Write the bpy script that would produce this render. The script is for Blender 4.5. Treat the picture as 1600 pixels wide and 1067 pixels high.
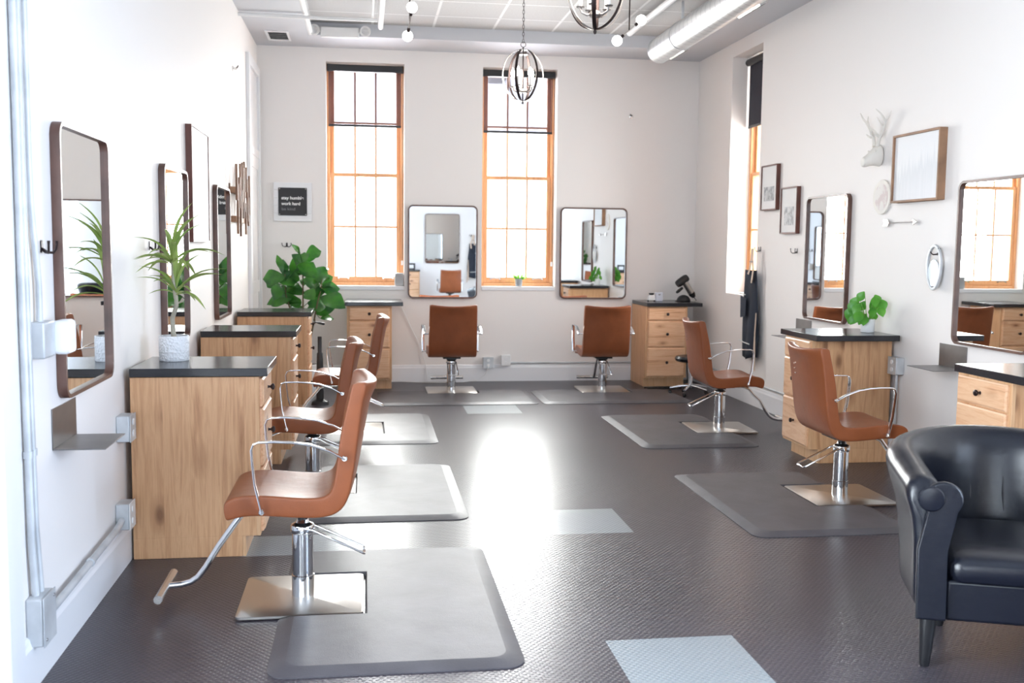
import bpy, bmesh, math, random
from mathutils import Vector, Matrix
random.seed(7)
PI = math.pi
R = math.radians
for o in list(bpy.data.objects):
    bpy.data.objects.remove(o, do_unlink=True)
scene = bpy.context.scene
COL = scene.collection

# ------------------------------------------------------------------ camera
def make_camera():
    yaw, pitch, roll = 0.1431, -0.0931, 0.0110
    fwd = Vector((math.sin(yaw), math.cos(yaw), 0)); rt = Vector((math.cos(yaw), -math.sin(yaw), 0)); up = Vector((0, 0, 1))
    F = fwd * math.cos(pitch) + up * math.sin(pitch)
    U = -fwd * math.sin(pitch) + up * math.cos(pitch)
    R2 = rt * math.cos(roll) + U * math.sin(roll)
    U2 = -rt * math.sin(roll) + U * math.cos(roll)
    m = Matrix(((R2.x, U2.x, -F.x, 1.1208), (R2.y, U2.y, -F.y, 0.0), (R2.z, U2.z, -F.z, 1.5049), (0, 0, 0, 1)))
    cd = bpy.data.cameras.new('camera'); cd.sensor_width = 36; cd.lens = 36.0
    cd.clip_start = 0.02; cd.clip_end = 300
    cd.dof.use_dof = True; cd.dof.focus_distance = 5.6; cd.dof.aperture_fstop = 3.5
    c = bpy.data.objects.new('camera', cd); COL.objects.link(c); c.matrix_world = m
    scene.camera = c
make_camera()

# ------------------------------------------------------------------ sky, daylight, exposure
world = bpy.data.worlds.new('sky'); scene.world = world; world.use_nodes = True
bg = world.node_tree.nodes['Background']
bg.inputs['Color'].default_value = (0.93, 0.96, 1.0, 1)
bg.inputs['Strength'].default_value = 4.2
vs = scene.view_settings
vs.view_transform = 'Standard'; vs.look = 'None'; vs.gamma = 1; vs.use_curve_mapping = False
vs.exposure = 0.36

W, D, H = 4.83, 11.27, 3.576
YF = -2.6            # front wall of the room, behind the camera
TILE_Z = 3.70
WIN_B = [(0.715, 1.545), (2.395, 3.220)]      # back wall windows, x range
WZ0, WZ1 = 1.045, 3.435
WIN_R = (9.40, 10.21)                          # right wall window, y range
ADDED_WIN_F = [(0.15, 1.75, 0.15, 3.0)]              # unseen window added to the front wall for daylight, x0 x1 z0 z1
WIN_L = [(0.90, 2.95, 0.12, 2.9)]              # near window of the left wall, y0 y1 z0 z1
ADDED_WIN_N = [(-.10, 1.80, 0.35, 2.9)]  # unseen window added in the right wall to light the left wall bluish

def daylight(name, loc, rot, sx, sy, power, color=(0.88, 0.94, 1.0)):
    l = bpy.data.lights.new(name, 'AREA'); l.shape = 'RECTANGLE'; l.size = sx; l.size_y = sy
    l.energy = power; l.color = color; l.spread = R(135)
    o = bpy.data.objects.new(name, l); COL.objects.link(o); o.location = loc; o.rotation_euler = rot
    return o
# sky light entering by each window (the lamps face into the room, just outside the glass)
for (x0, x1) in WIN_B:
    daylight('daylight', ((x0+x1)/2, D+0.66, (WZ0+WZ1)/2), (R(-78), 0, 0), x1-x0, WZ1-WZ0, 128, (1.0, .98, .95))
daylight('daylight', (W+0.55, sum(WIN_R)/2, (WZ0+WZ1)/2), (0, R(90), 0), WZ1-WZ0, WIN_R[1]-WIN_R[0], 75, (1.0, .98, .95))
for (x0, x1, z0, z1) in ADDED_WIN_F:
    daylight('daylight', ((x0+x1)/2, YF-0.35, (z0+z1)/2), (R(90), 0, 0), x1-x0, z1-z0, 8*(x1-x0)*(z1-z0), (.70, .83, 1.0))  # lamp of the added front window
for (y0, y1, z0, z1) in WIN_L:
    daylight('daylight', (-.40, (y0+y1)/2, (z0+z1)/2), (0, R(-90), 0), z1-z0, y1-y0, 34*(y1-y0)*(z1-z0), (.84, .91, 1.0))
for (y0, y1, z0, z1) in ADDED_WIN_N:
    daylight('daylight', (W+.55, (y0+y1)/2, (z0+z1)/2), (0, R(90), 0), z1-z0, y1-y0, 46*(y1-y0)*(z1-z0), (.56, .72, 1.0))  # blue lamp of the added right-wall window, brightens the left wall

# ------------------------------------------------------------------ materials
class NT:
    def __init__(s, name):
        s.m = bpy.data.materials.new(name); s.m.use_nodes = True
        s.t = s.m.node_tree; s.n = s.t.nodes; s.l = s.t.links
        s.b = s.n['Principled BSDF']; s.out = s.n['Material Output']
        s.tc = s.n.new('ShaderNodeTexCoord')
    def new(s, k, **kw):
        x = s.n.new(k)
        for a, v in kw.items(): setattr(x, a, v)
        return x
    def link(s, a, b): s.l.new(a, b)
    def math(s, op, a, b=0.0, c=0.0):
        x = s.n.new('ShaderNodeMath'); x.operation = op
        for i, v in enumerate((a, b, c)):
            if i >= len(x.inputs): break
            if isinstance(v, (int, float)): x.inputs[i].default_value = v
            else: s.l.new(v, x.inputs[i])
        return x.outputs[0]
    def coords(s, scale=(1, 1, 1), src='Object', rot=(0, 0, 0)):
        mp = s.n.new('ShaderNodeMapping'); mp.inputs['Scale'].default_value = scale; mp.inputs['Rotation'].default_value = rot
        s.l.new(s.tc.outputs[src], mp.inputs['Vector']); return mp.outputs[0]
    def noise(s, vec, scale, detail=3, rough=.5, dist=0):
        x = s.n.new('ShaderNodeTexNoise'); x.inputs['Scale'].default_value = scale; x.inputs['Detail'].default_value = detail
        x.inputs['Roughness'].default_value = rough; x.inputs['Distortion'].default_value = dist
        s.l.new(vec, x.inputs['Vector']); return x.outputs['Fac']
    def ramp(s, fac, stops):
        x = s.n.new('ShaderNodeValToRGB'); e = x.color_ramp.elements
        while len(e) > 1: e.remove(e[-1])
        e[0].position = stops[0][0]; e[0].color = (*stops[0][1], 1)
        for p, c in stops[1:]:
            q = e.new(p); q.color = (*c, 1)
        s.l.new(fac, x.inputs[0]); return x.outputs[0]
    def mix(s, fac, a, b, mode='MIX'):
        x = s.n.new('ShaderNodeMix'); x.data_type = 'RGBA'; x.blend_type = mode
        for i, v in ((0, fac), (6, a), (7, b)):
            if isinstance(v, (int, float)): x.inputs[i].default_value = v
            elif isinstance(v, tuple): x.inputs[i].default_value = (*v, 1)
            else: s.l.new(v, x.inputs[i])
        return x.outputs[2]
    def bump(s, h, strength=.3, dist=.01):
        x = s.n.new('ShaderNodeBump'); x.inputs['Strength'].default_value = strength; x.inputs['Distance'].default_value = dist
        s.l.new(h, x.inputs['Height']); s.l.new(x.outputs[0], s.b.inputs['Normal']); return x
    def set(s, **kw):
        for k, v in kw.items():
            k = k.replace('_', ' ')
            s.b.inputs[k].default_value = (*v, 1) if isinstance(v, tuple) else v
        return s
MAT = {}
def simple(name, col, rough=.5, metal=0.0, bump=None, vary=0.0, **kw):
    t = NT(name); t.set(Base_Color=col, Roughness=rough, Metallic=metal, **kw)
    v = t.coords()
    if vary:
        n = t.noise(v, 6, 4)
        c2 = tuple(max(0, x*(1-vary)) for x in col); c3 = tuple(min(1, x*(1+vary)) for x in col)
        t.link(t.ramp(n, [(.3, c2), (.7, c3)]), t.b.inputs['Base Color'])
    if bump: t.bump(t.noise(v, bump[0], 4), bump[1], bump[2])
    MAT[name] = t.m; return t.m
simple('wall_paint', (0.86, 0.822, 0.798), .62, bump=(90, .05, .002))
simple('trim_paint', (0.84, 0.84, 0.86), .4, bump=(30, .03, .002))
simple('soffit_paint', (0.58, 0.59, 0.625), .6, bump=(90, .05, .002))
simple('pipe_paint', (0.86, 0.86, 0.86), .4)
simple('chrome', (0.80, 0.81, 0.83), .07, 1.0)
simple('brushed_steel', (0.62, 0.60, 0.57), .28, 1.0, bump=(250, .08, .001))
simple('galvanized', (0.60, 0.62, 0.64), .5, .35, vary=.2)
simple('dark_metal', (0.035, 0.022, 0.022), .35, .6)
simple('bright_metal', (0.72, 0.70, 0.68), .22, .9)
simple('gunmetal', (0.20, 0.19, 0.19), .38, .8, vary=.15)
simple('black_plastic', (0.012, 0.012, 0.014), .35)
simple('black_counter', (0.018, 0.018, 0.022), .2, bump=(200, .03, .001))
simple('counter_edge', (0.012, 0.010, 0.016), .3)
simple('white_ceramic', (0.86, 0.86, 0.87), .4)
simple('white_plastic', (0.85, 0.85, 0.85), .35)
simple('pale_plastic', (0.68, 0.72, 0.82), .4)
simple('grey_pot', (0.33, 0.37, 0.40), .5)
simple('soil', (0.06, 0.04, 0.03), .95, bump=(120, .8, .01))
simple('bronze_frame', (0.115, 0.055, 0.040), .36, 0.0, vary=.4, bump=(160, .1, .002))
simple('brown_wood_frame', (0.13, 0.045, 0.032), .45, vary=.3)
simple('rustic_wood', (0.30, 0.165, 0.095), .6, vary=.35, bump=(60, .3, .003))
simple('stick_wood', (0.22, 0.12, 0.075), .55, vary=.4)
simple('sign_black', (0.028, 0.028, 0.032), .6)
simple('sign_white', (0.9, 0.9, 0.9), .6)
simple('sign_grey', (0.25, 0.25, 0.26), .6)
simple('plaster_white', (0.80, 0.76, 0.70), .6, vary=.06, bump=(40, .2, .004))
simple('denim', (0.022, 0.028, 0.045), .85, vary=.3, bump=(300, .3, .002))
simple('strap_leather', (0.62, 0.48, 0.38), .6)
simple('stitch', (0.6, 0.6, 0.58), .7)
simple('brown_strap', (0.28, 0.12, 0.07), .6)
simple('stone_grey', (0.45, 0.46, 0.47), .7, vary=.1)
simple('paper', (0.80, 0.79, 0.78), .7)
simple('siding', (0.86, 0.87, 0.88), .8)
simple('roofing', (0.30, 0.28, 0.27), .9)
simple('cord_black', (0.01, 0.01, 0.01), .5)
simple('cord_white', (0.8, 0.8, 0.8), .5)
simple('grille_dark', (0.08, 0.08, 0.08), .6)
simple('trunk', (0.42, 0.38, 0.30), .8, vary=.3, bump=(70, .8, .006))
simple('stem_brown', (0.12, 0.09, 0.05), .8, vary=.2)
simple('fabric_red', (0.65, 0.20, 0.14), .8)

def leather(name, col, rough, spec=.5):
    t = NT(name); v = t.coords()
    n = t.noise(v, 9, 4); c2 = tuple(x*.86 for x in col)
    t.link(t.ramp(n, [(.3, c2), (.7, col)]), t.b.inputs['Base Color'])
    t.set(Roughness=rough, Specular_IOR_Level=spec)
    vo = t.new('ShaderNodeTexVoronoi'); vo.inputs['Scale'].default_value = 320; t.link(v, vo.inputs['Vector'])
    h = t.math('ADD', vo.outputs['Distance'], t.math('MULTIPLY', t.noise(v, 14, 2), 6.0))
    t.bump(h, .25, .0012); MAT[name] = t.m
leather('tan_leather', (0.265, 0.078, 0.029), .38, .33)
leather('black_leather', (0.006, 0.0075, 0.014), .25, .5)

def wood(name, light, mid, dark, grain='Z', knots=True, rough=.42, sc=1.0, planks=0):
    t = NT(name)
    s = {'Z': (11*sc, 11*sc, .8*sc), 'X': (.9*sc, 11*sc, 11*sc), 'Y': (11*sc, .9*sc, 11*sc)}[grain]
    info = t.new('ShaderNodeObjectInfo')
    add = t.new('ShaderNodeVectorMath', operation='ADD')
    t.link(t.coords(s), add.inputs[0])
    off = t.new('ShaderNodeCombineXYZ'); rnd = t.math('MULTIPLY', info.outputs['Random'], 37.0)
    if planks:
        so = t.new('ShaderNodeSeparateXYZ'); t.link(t.tc.outputs['Object'], so.inputs[0])
        rnd = t.math('ADD', rnd, t.math('MULTIPLY', t.math('FLOOR', t.math('DIVIDE', t.math('ADD', so.outputs[1], so.outputs[0]), planks)), 7.3))
    for i in range(3): t.link(rnd, off.inputs[i])
    t.link(off.outputs[0], add.inputs[1]); v = add.outputs[0]
    n1 = t.noise(v, 1.1, 5, .6, 2.2); n2 = t.noise(v, 7, 4, .6, .3); 
    f = t.math('ADD', t.math('MULTIPLY', n1, .75), t.math('MULTIPLY', n2, .25))
    c = t.ramp(f, [(.30, dark), (.42, mid), (.52, light), (.60, mid), (.72, light)])
    if knots:
        vo = t.new('ShaderNodeTexVoronoi'); vo.inputs['Scale'].default_value = 1.0
        s2 = {'Z': (4.5, 4.5, 2.2), 'X': (3.2, 4, 7.0), 'Y': (4, 3, 7.0)}[grain]
        ad2 = t.new('ShaderNodeVectorMath', operation='ADD'); t.link(t.coords(s2), ad2.inputs[0]); t.link(off.outputs[0], ad2.inputs[1])
        t.link(ad2.outputs[0], vo.inputs['Vector'])
        k = t.ramp(vo.outputs['Distance'], [(.05, (1, 1, 1)), (.13, (0, 0, 0))])
        c = t.mix(k, c, (0.10, 0.045, 0.025))
        k2 = t.ramp(vo.outputs['Distance'], [(.10, (.55, .55, .55)), (.26, (0, 0, 0))])
        c = t.mix(k2, c, dark)
    t.link(c, t.b.inputs['Base Color']); t.set(Roughness=rough)
    t.bump(n2, .06, .002); MAT[name] = t.m
wood('side_panel_wood', (0.68, 0.395, 0.21), (0.57, 0.305, 0.15), (0.38, 0.175, 0.075), 'Z', True, sc=.9, planks=.125)
wood('drawer_wood', (0.78, 0.49, 0.30), (0.70, 0.39, 0.22), (0.40, 0.17, 0.08), 'X', True, .36)
wood('frame_wood', (0.70, 0.43, 0.24), (0.62, 0.35, 0.18), (0.50, 0.26, 0.12), 'Z', False)
wood('pine', (0.80, 0.42, 0.20), (0.74, 0.36, 0.16), (0.60, 0.26, 0.10), 'Z', False, .4)

def mirror_mat():
    t = NT('mirror_glass'); t.set(Base_Color=(0.86, 0.88, 0.88), Metallic=1.0, Roughness=.01); MAT['mirror_glass'] = t.m
mirror_mat()
def glass_mat():
    t = NT('window_glass'); t.n.remove(t.b)
    tr = t.new('ShaderNodeBsdfTransparent'); tr.inputs[0].default_value = (.95, .97, .97, 1)
    gl = t.new('ShaderNodeBsdfGlossy'); gl.inputs['Roughness'].default_value = .02
    lw = t.new('ShaderNodeLayerWeight'); lw.inputs[0].default_value = .5
    fac = t.math('ADD', t.math('MULTIPLY', t.math('POWER', lw.outputs['Facing'], 5.0), .55), .04)
    mx = t.new('ShaderNodeMixShader'); t.link(fac, mx.inputs[0]); t.link(tr.outputs[0], mx.inputs[1]); t.link(gl.outputs[0], mx.inputs[2])
    t.link(mx.outputs[0], t.out.inputs[0]); MAT['window_glass'] = t.m
glass_mat()
def shade_mat():
    t = NT('shade_fabric'); t.n.remove(t.b)
    tr = t.new('ShaderNodeBsdfTransparent'); tr.inputs[0].default_value = (.56, .55, .58, 1)
    di = t.new('ShaderNodeBsdfDiffuse'); di.inputs[0].default_value = (.030, .028, .036, 1)
    mx = t.new('ShaderNodeAddShader'); t.link(tr.outputs[0], mx.inputs[0]); t.link(di.outputs[0], mx.inputs[1])
    t.link(mx.outputs[0], t.out.inputs[0]); MAT['shade_fabric'] = t.m
shade_mat()
simple('blackout_fabric', (0.028, 0.028, 0.042), .8)
def emit(name, col, s):
    t = NT(name); t.set(Base_Color=(.9, .9, .9), Roughness=.3, Emission_Color=col, Emission_Strength=s); MAT[name] = t.m
emit('candle_bulb', (1.0, 0.90, 0.80), 60)
emit('globe_bulb', (1.0, 0.97, 0.95), 4)
emit('lcd', (0.45, 0.5, 0.5), .25)

def floor_mat():
    t = NT('rubber_floor'); v = t.tc.outputs['Object']
    sp = t.new('ShaderNodeSeparateXYZ'); t.link(v, sp.inputs[0]); x, y = sp.outputs[0], sp.outputs[1]
    # raised lozenges, staggered rows
    PX, PY = .025, .0150
    row = t.math('FLOOR', t.math('DIVIDE', y, PY))
    u = t.math('FRACT', t.math('ADD', t.math('DIVIDE', x, PX), t.math('MULTIPLY', row, .5)))
    w = t.math('FRACT', t.math('DIVIDE', y, PY))
    dx = t.math('DIVIDE', t.math('ABSOLUTE', t.math('SUBTRACT', u, .5)), .34)
    dy = t.math('DIVIDE', t.math('ABSOLUTE', t.math('SUBTRACT', w, .5)), .36)
    d = t.math('ADD', t.math('POWER', dx, 2.0), t.math('POWER', dy, 2.0))
    hgt = t.math('MAXIMUM', t.math('SUBTRACT', 1.0, d), 0.0)
    hgt = t.math('POWER', hgt, .6)
    t.bump(hgt, 1.0, .0036)
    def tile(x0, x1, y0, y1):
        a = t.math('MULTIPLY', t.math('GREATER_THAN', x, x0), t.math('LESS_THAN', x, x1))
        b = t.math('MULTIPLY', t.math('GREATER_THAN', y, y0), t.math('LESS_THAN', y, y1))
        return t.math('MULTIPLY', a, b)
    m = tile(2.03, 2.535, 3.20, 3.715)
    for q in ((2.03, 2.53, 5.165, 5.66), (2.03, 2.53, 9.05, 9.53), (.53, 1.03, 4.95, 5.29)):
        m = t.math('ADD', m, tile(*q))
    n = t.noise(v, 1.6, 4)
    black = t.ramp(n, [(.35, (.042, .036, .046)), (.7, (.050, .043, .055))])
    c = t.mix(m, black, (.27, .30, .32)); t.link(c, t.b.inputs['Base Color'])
    r = t.ramp(n, [(.3, (.28, .28, .28)), (.75, (.30, .30, .30))])
    t.link(r, t.b.inputs['Roughness']); t.set(Specular_IOR_Level=.55)
    MAT['rubber_floor'] = t.m
floor_mat()
def mat_mat():
    t = NT('rubber_mat'); v = t.coords()
    t.link(t.ramp(t.noise(v, 5, 5), [(.3, (.060, .056, .064)), (.7, (.088, .083, .094))]), t.b.inputs['Base Color'])
    t.set(Roughness=.45); vo = t.new('ShaderNodeTexVoronoi'); vo.inputs['Scale'].default_value = 260; t.link(v, vo.inputs['Vector'])
    t.bump(t.math('ADD', vo.outputs['Distance'], t.math('MULTIPLY', t.noise(v, 18, 3), 2.0)), .3, .0015); MAT['rubber_mat'] = t.m
mat_mat()
def ceil_mat():
    t = NT('ceiling_tile'); sp = t.new('ShaderNodeSeparateXYZ'); t.link(t.tc.outputs['Object'], sp.inputs[0])
    def grid(c, o):
        f = t.math('FRACT', t.math('DIVIDE', t.math('SUBTRACT', c, o), .61))
        return t.math('LESS_THAN', t.math('ABSOLUTE', t.math('SUBTRACT', f, .5)), .021), f
    gx, fx = grid(sp.outputs[0], 1.812-.305); gy, fy = grid(sp.outputs[1], 10.112-.305)
    g = t.math('MAXIMUM', gx, gy)
    sh = t.math('LESS_THAN', t.math('ABSOLUTE', t.math('SUBTRACT', fy, .473)), .008)
    c = t.mix(g, t.ramp(t.noise(t.coords(), 60, 5), [(.3, (.44, .435, .435)), (.7, (.50, .495, .495))]), (.70, .70, .70))
    c = t.mix(sh, c, (.30, .29, .29))
    t.link(c, t.b.inputs['Base Color']); t.set(Roughness=.8)
    t.bump(t.math('ADD', t.math('MULTIPLY', g, -3.0), t.noise(t.coords(), 160, 3)), .3, .003); MAT['ceiling_tile'] = t.m
ceil_mat()
def duct_mat():
    t = NT('spiral_duct'); sp = t.new('ShaderNodeSeparateXYZ'); t.link(t.tc.outputs['Object'], sp.inputs[0])
    ang = t.math('ARCTAN2', sp.outputs[2], sp.outputs[0])
    ph = t.math('FRACT', t.math('ADD', t.math('DIVIDE', sp.outputs[1], .115), t.math('DIVIDE', ang, 2*PI)))
    seam = t.math('LESS_THAN', ph, .10)
    t.link(t.mix(seam, (.70, .71, .71), (.50, .51, .52)), t.b.inputs['Base Color'])
    t.set(Metallic=.75, Roughness=.36); t.bump(seam, .5, .004); MAT['spiral_duct'] = t.m
duct_mat()
def pot_mat():
    t = NT('honeycomb_ceramic'); t.set(Base_Color=(.84, .84, .86), Roughness=.5)
    vo = t.new('ShaderNodeTexVoronoi'); vo.inputs['Scale'].default_value = 85; t.link(t.coords(), vo.inputs['Vector'])
    t.bump(vo.outputs['Distance'], .9, .006); MAT['honeycomb_ceramic'] = t.m
pot_mat()
def leaf_mat(name, a, b, rough=.35, trans=.25):
    t = NT(name); n = t.noise(t.coords(), 7, 3)
    c = t.ramp(n, [(.35, a), (.65, b)]); t.link(c, t.b.inputs['Base Color']); t.set(Roughness=rough)
    tl = t.new('ShaderNodeBsdfTranslucent'); t.link(c, tl.inputs[0])
    mx = t.new('ShaderNodeMixShader'); mx.inputs[0].default_value = trans
    t.link(t.b.outputs[0], mx.inputs[1]); t.link(tl.outputs[0], mx.inputs[2]); t.link(mx.outputs[0], t.out.inputs[0]); MAT[name] = t.m
leaf_mat('fig_leaf', (.015, .075, .018), (.05, .21, .02), .3)
leaf_mat('pothos_leaf', (.07, .30, .03), (.16, .46, .05), .35)
leaf_mat('dracaena_leaf', (.20, .33, .07), (.40, .48, .15), .4, .2)
leaf_mat('grass_leaf', (.16, .42, .06), (.28, .55, .10), .5)
def art_mat():
    t = NT('misty_tree_print'); sp = t.new('ShaderNodeSeparateXYZ'); t.link(t.tc.outputs['Object'], sp.inputs[0])
    x, z = sp.outputs[0], sp.outputs[2]
    # jagged tree line: height field of x
    cm = t.new('ShaderNodeCombineXYZ'); t.link(t.math('MULTIPLY', x, 1.0), cm.inputs[0])
    n = t.noise(cm.outputs[0], 26, 6, .75); base = t.math('ADD', t.math('MULTIPLY', n, .75), t.math('MULTIPLY', x, .18))
    f = t.math('SUBTRACT', t.math('ADD', base, -.33), z)
    c = t.ramp(f, [(.0, (.82, .82, .83)), (.06, (.72, .73, .75)), (.30, (.80, .80, .82))])
    t.link(c, t.b.inputs['Base Color']); t.set(Roughness=.6); MAT['misty_tree_print'] = t.m
art_mat()
def photo_mat():
    t = NT('grey_photo_print'); v = t.coords()
    t.link(t.ramp(t.noise(v, 24, 5, .6), [(.38, (.18, .18, .19)), (.55, (.48, .48, .49)), (.7, (.62, .62, .63))]), t.b.inputs['Base Color'])
    t.set(Roughness=.5); MAT['grey_photo_print'] = t.m
photo_mat()

# ------------------------------------------------------------------ mesh builder
def V(*a): return Vector(a)
class MB:
    def __init__(s): s.v = []; s.f = []
    def box(s, x0, x1, y0, y1, z0, z1):
        b = len(s.v)
        for z in (z0, z1):
            for (x, y) in ((x0, y0), (x1, y0), (x1, y1), (x0, y1)): s.v.append((x, y, z))
        for q in ((3, 2, 1, 0), (4, 5, 6, 7), (0, 1, 5, 4), (1, 2, 6, 5), (2, 3, 7, 6), (3, 0, 4, 7)): s.f.append([b+i for i in q])
        return s
    def loft(s, rings, closed=True, caps=True):
        b = len(s.v); n = len(rings[0])
        for r in rings:
            for p in r: s.v.append(tuple(p))
        for i in range(len(rings)-1):
            for j in range(n if closed else n-1):
                k = (j+1) % n
                s.f.append([b+i*n+j, b+i*n+k, b+(i+1)*n+k, b+(i+1)*n+j])
        if caps and closed:
            s.f.append([b+j for j in range(n)][::-1]); s.f.append([b+(len(rings)-1)*n+j for j in range(n)])
        return s
    def tube(s, pts, r, seg=10, flat=None, up=None, close=False):
        pts = [Vector(p) for p in pts]; n = len(pts)
        rs = r if isinstance(r, (list, tuple)) else [r]*n
        rings = []; prev = None
        for i, p in enumerate(pts):
            if close: t = pts[(i+1) % n]-pts[i-1]
            else: t = pts[min(i+1, n-1)]-pts[max(i-1, 0)]
            t.normalize()
            if prev is None:
                a = Vector(up) if up else (Vector((0, 0, 1)) if abs(t.z) < .9 else Vector((1, 0, 0)))
                u = (a - t*a.dot(t)).normalized()
            else:
                a = Vector(up) if up else prev
                u = (a - t*a.dot(t)).normalized()
            prev = u; w = t.cross(u)
            ring = []
            for k in range(seg):
                th = 2*PI*k/seg
                if flat:   # flat = (half size along u, half size along w), rounded box section
                    c, sn = math.cos(th), math.sin(th)
                    e = .5
                    cu = math.copysign(abs(c)**e, c)*flat[0]; cw = math.copysign(abs(sn)**e, sn)*flat[1]
                    ring.append(p + u*cu + w*cw)
                else: ring.append(p + (u*math.cos(th) + w*math.sin(th))*rs[i])
            rings.append(ring)
        if close: rings.append(rings[0]); s.loft(rings, True, False)
        else: s.loft(rings)
        return s
    def lathe(s, prof, c=(0, 0, 0), seg=24, axis='Z'):
        rings = []
        for (r, z) in prof:
            ring = []
            for k in range(seg):
                a = 2*PI*k/seg; x, y = max(r, 1e-4)*math.cos(a), max(r, 1e-4)*math.sin(a)
                if axis == 'Z': q = (c[0]+x, c[1]+y, c[2]+z)
                elif axis == 'Y': q = (c[0]+x, c[1]-z, c[2]+y)
                elif axis == '-Y': q = (c[0]-x, c[1]+z, c[2]+y)
                else: q = (c[0]+z, c[1]+x, c[2]+y)
                ring.append(q)
            rings.append(ring)
        return s.loft(rings)
    def ball(s, c, r, seg=16, rings=10, sc=(1, 1, 1)):
        rr = []
        for i in range(rings+1):
            a = -PI/2 + PI*i/rings; q = max(math.cos(a), 1e-3)
            rr.append([(c[0]+r*sc[0]*q*math.cos(2*PI*k/seg), c[1]+r*sc[1]*q*math.sin(2*PI*k/seg), c[2]+r*sc[2]*math.sin(a)) for k in range(seg)])
        return s.loft(rr)
    def prism(s, poly, z0, z1, axis='Z'):
        f = {'Z': lambda x, y, z: (x, y, z), 'Y': lambda x, y, z: (x, z, y), 'X': lambda x, y, z: (z, x, y)}[axis]
        return s.loft([[f(x, y, z0) for x, y in poly], [f(x, y, z1) for x, y in poly]])
    def build(s, name, mat, parent=None, bevel=0, smooth=True, sub=0, loc=None, rot=None, solid=0, seg=2):
        me = bpy.data.meshes.new(name); me.from_pydata(s.v, [], s.f); me.update()
        bm = bmesh.new(); bm.from_mesh(me); bmesh.ops.remove_doubles(bm, verts=bm.verts, dist=1e-6); bmesh.ops.recalc_face_normals(bm, faces=bm.faces); bm.to_mesh(me); bm.free()
        o = bpy.data.objects.new(name, me); COL.objects.link(o)
        if mat: me.materials.append(MAT[mat])
        if parent: o.parent = parent
        if loc: o.location = loc
        if rot: o.rotation_euler = rot
        if solid:
            m = o.modifiers.new('solid', 'SOLIDIFY'); m.thickness = solid; m.offset = 0
        if bevel:
            m = o.modifiers.new('bevel', 'BEVEL'); m.width = bevel; m.segments = seg; m.limit_method = 'ANGLE'; m.angle_limit = R(40)
        if sub:
            m = o.modifiers.new('sub', 'SUBSURF'); m.levels = sub; m.render_levels = sub
        if smooth:
            for p in me.polygons: p.use_smooth = True
            if not sub:
                try: me.set_sharp_from_angle(angle=R(38))
                except Exception: pass
        return o
def thing(name, label, cat, loc=(0, 0, 0), rz=0, group=None):
    o = bpy.data.objects.new(name, None); COL.objects.link(o); o.location = loc; o.rotation_euler = (0, 0, rz); o.empty_display_size = .1
    return tag(o, label, cat, group)
def tag(o, label, cat, group=None):
    o['label'] = label; o['category'] = cat
    if group: o['group'] = group
    return o
def struct(o): o['kind'] = 'structure'; return o
def sempty(name, loc=(0, 0, 0), rz=0):
    o = bpy.data.objects.new(name, None); COL.objects.link(o); o.location = loc; o.rotation_euler = (0, 0, rz); return struct(o)
def dup(root, loc, rz, label=None, group=None):
    r = root.copy(); COL.objects.link(r); r.location = loc; r.rotation_euler = (0, 0, rz)
    if label: r['label'] = label
    if group: r['group'] = group
    for ch in list(root.children):
        c = ch.copy(); COL.objects.link(c); c.parent = r
        for g in list(ch.children):
            d = g.copy(); COL.objects.link(d); d.parent = c
    return r
def rrect(w, h, r, n=6, cx=0, cz=0):
    pts = []
    for (sx, sz, a0) in ((1, 1, 0), (-1, 1, 90), (-1, -1, 180), (1, -1, 270)):
        for i in range(n+1):
            a = R(a0 + 90*i/n)
            pts.append((cx + sx*(w/2-r) + r*math.cos(a), cz + sz*(h/2-r) + r*math.sin(a)))
    return pts
def text_mesh(s, size, name, mat, parent, loc, rot, bold=0.0, align='LEFT', ext=.0008):
    cu = bpy.data.curves.new(name, 'FONT'); cu.body = s; cu.size = size; cu.offset = bold; cu.extrude = ext; cu.align_x = align
    tmp = bpy.data.objects.new(name+'_t', cu); COL.objects.link(tmp)
    bpy.context.view_layer.update()
    me = bpy.data.meshes.new_from_object(tmp.evaluated_get(bpy.context.evaluated_depsgraph_get()))
    bpy.data.objects.remove(tmp, do_unlink=True)
    o = bpy.data.objects.new(name, me); COL.objects.link(o); me.materials.clear(); me.materials.append(MAT[mat])
    o.parent = parent; o.location = loc; o.rotation_euler = rot
    return o

# ================================================================== SETTING
m = MB(); m.box(-.3, W+.6, YF-.3, D+.3, -.1, 0); struct(m.build('floor', 'rubber_floor', smooth=False))
def wall_with_openings(name, axis, face, thick, a0, a1, z0, z1, holes):
    """wall slab from face outwards by thick; holes = (a0,a1,z0,z1)"""
    m = MB(); holes = sorted(holes); cur = a0
    lo, hi = (face, face+thick) if thick > 0 else (face+thick, face)
    def bx(p, q, u, v):
        if q-p < 1e-4 or v-u < 1e-4: return
        if axis == 'x': m.box(p, q, lo, hi, u, v)
        else: m.box(lo, hi, p, q, u, v)
    for (h0, h1, b, t) in holes:
        bx(cur, h0, z0, z1); bx(h0, h1, z0, b); bx(h0, h1, t, z1); cur = h1
    bx(cur, a1, z0, z1)
    return struct(m.build(name, 'wall_paint', smooth=False))
TOP = 3.85
wall_with_openings('wall_back', 'x', D, .32, -.3, W+.6, 0, TOP, [(a, b, WZ0, WZ1) for a, b in WIN_B])
wall_with_openings('wall_right', 'y', W, .45, YF-.3, D, 0, TOP, ADDED_WIN_N+[(WIN_R[0], WIN_R[1], WZ0, WZ1)])
wall_with_openings('wall_left', 'y', 0, -.25, YF-.3, D, 0, TOP, WIN_L)
wall_with_openings('wall_front', 'x', YF, -.3, 0, W, 0, TOP, ADDED_WIN_F)
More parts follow.
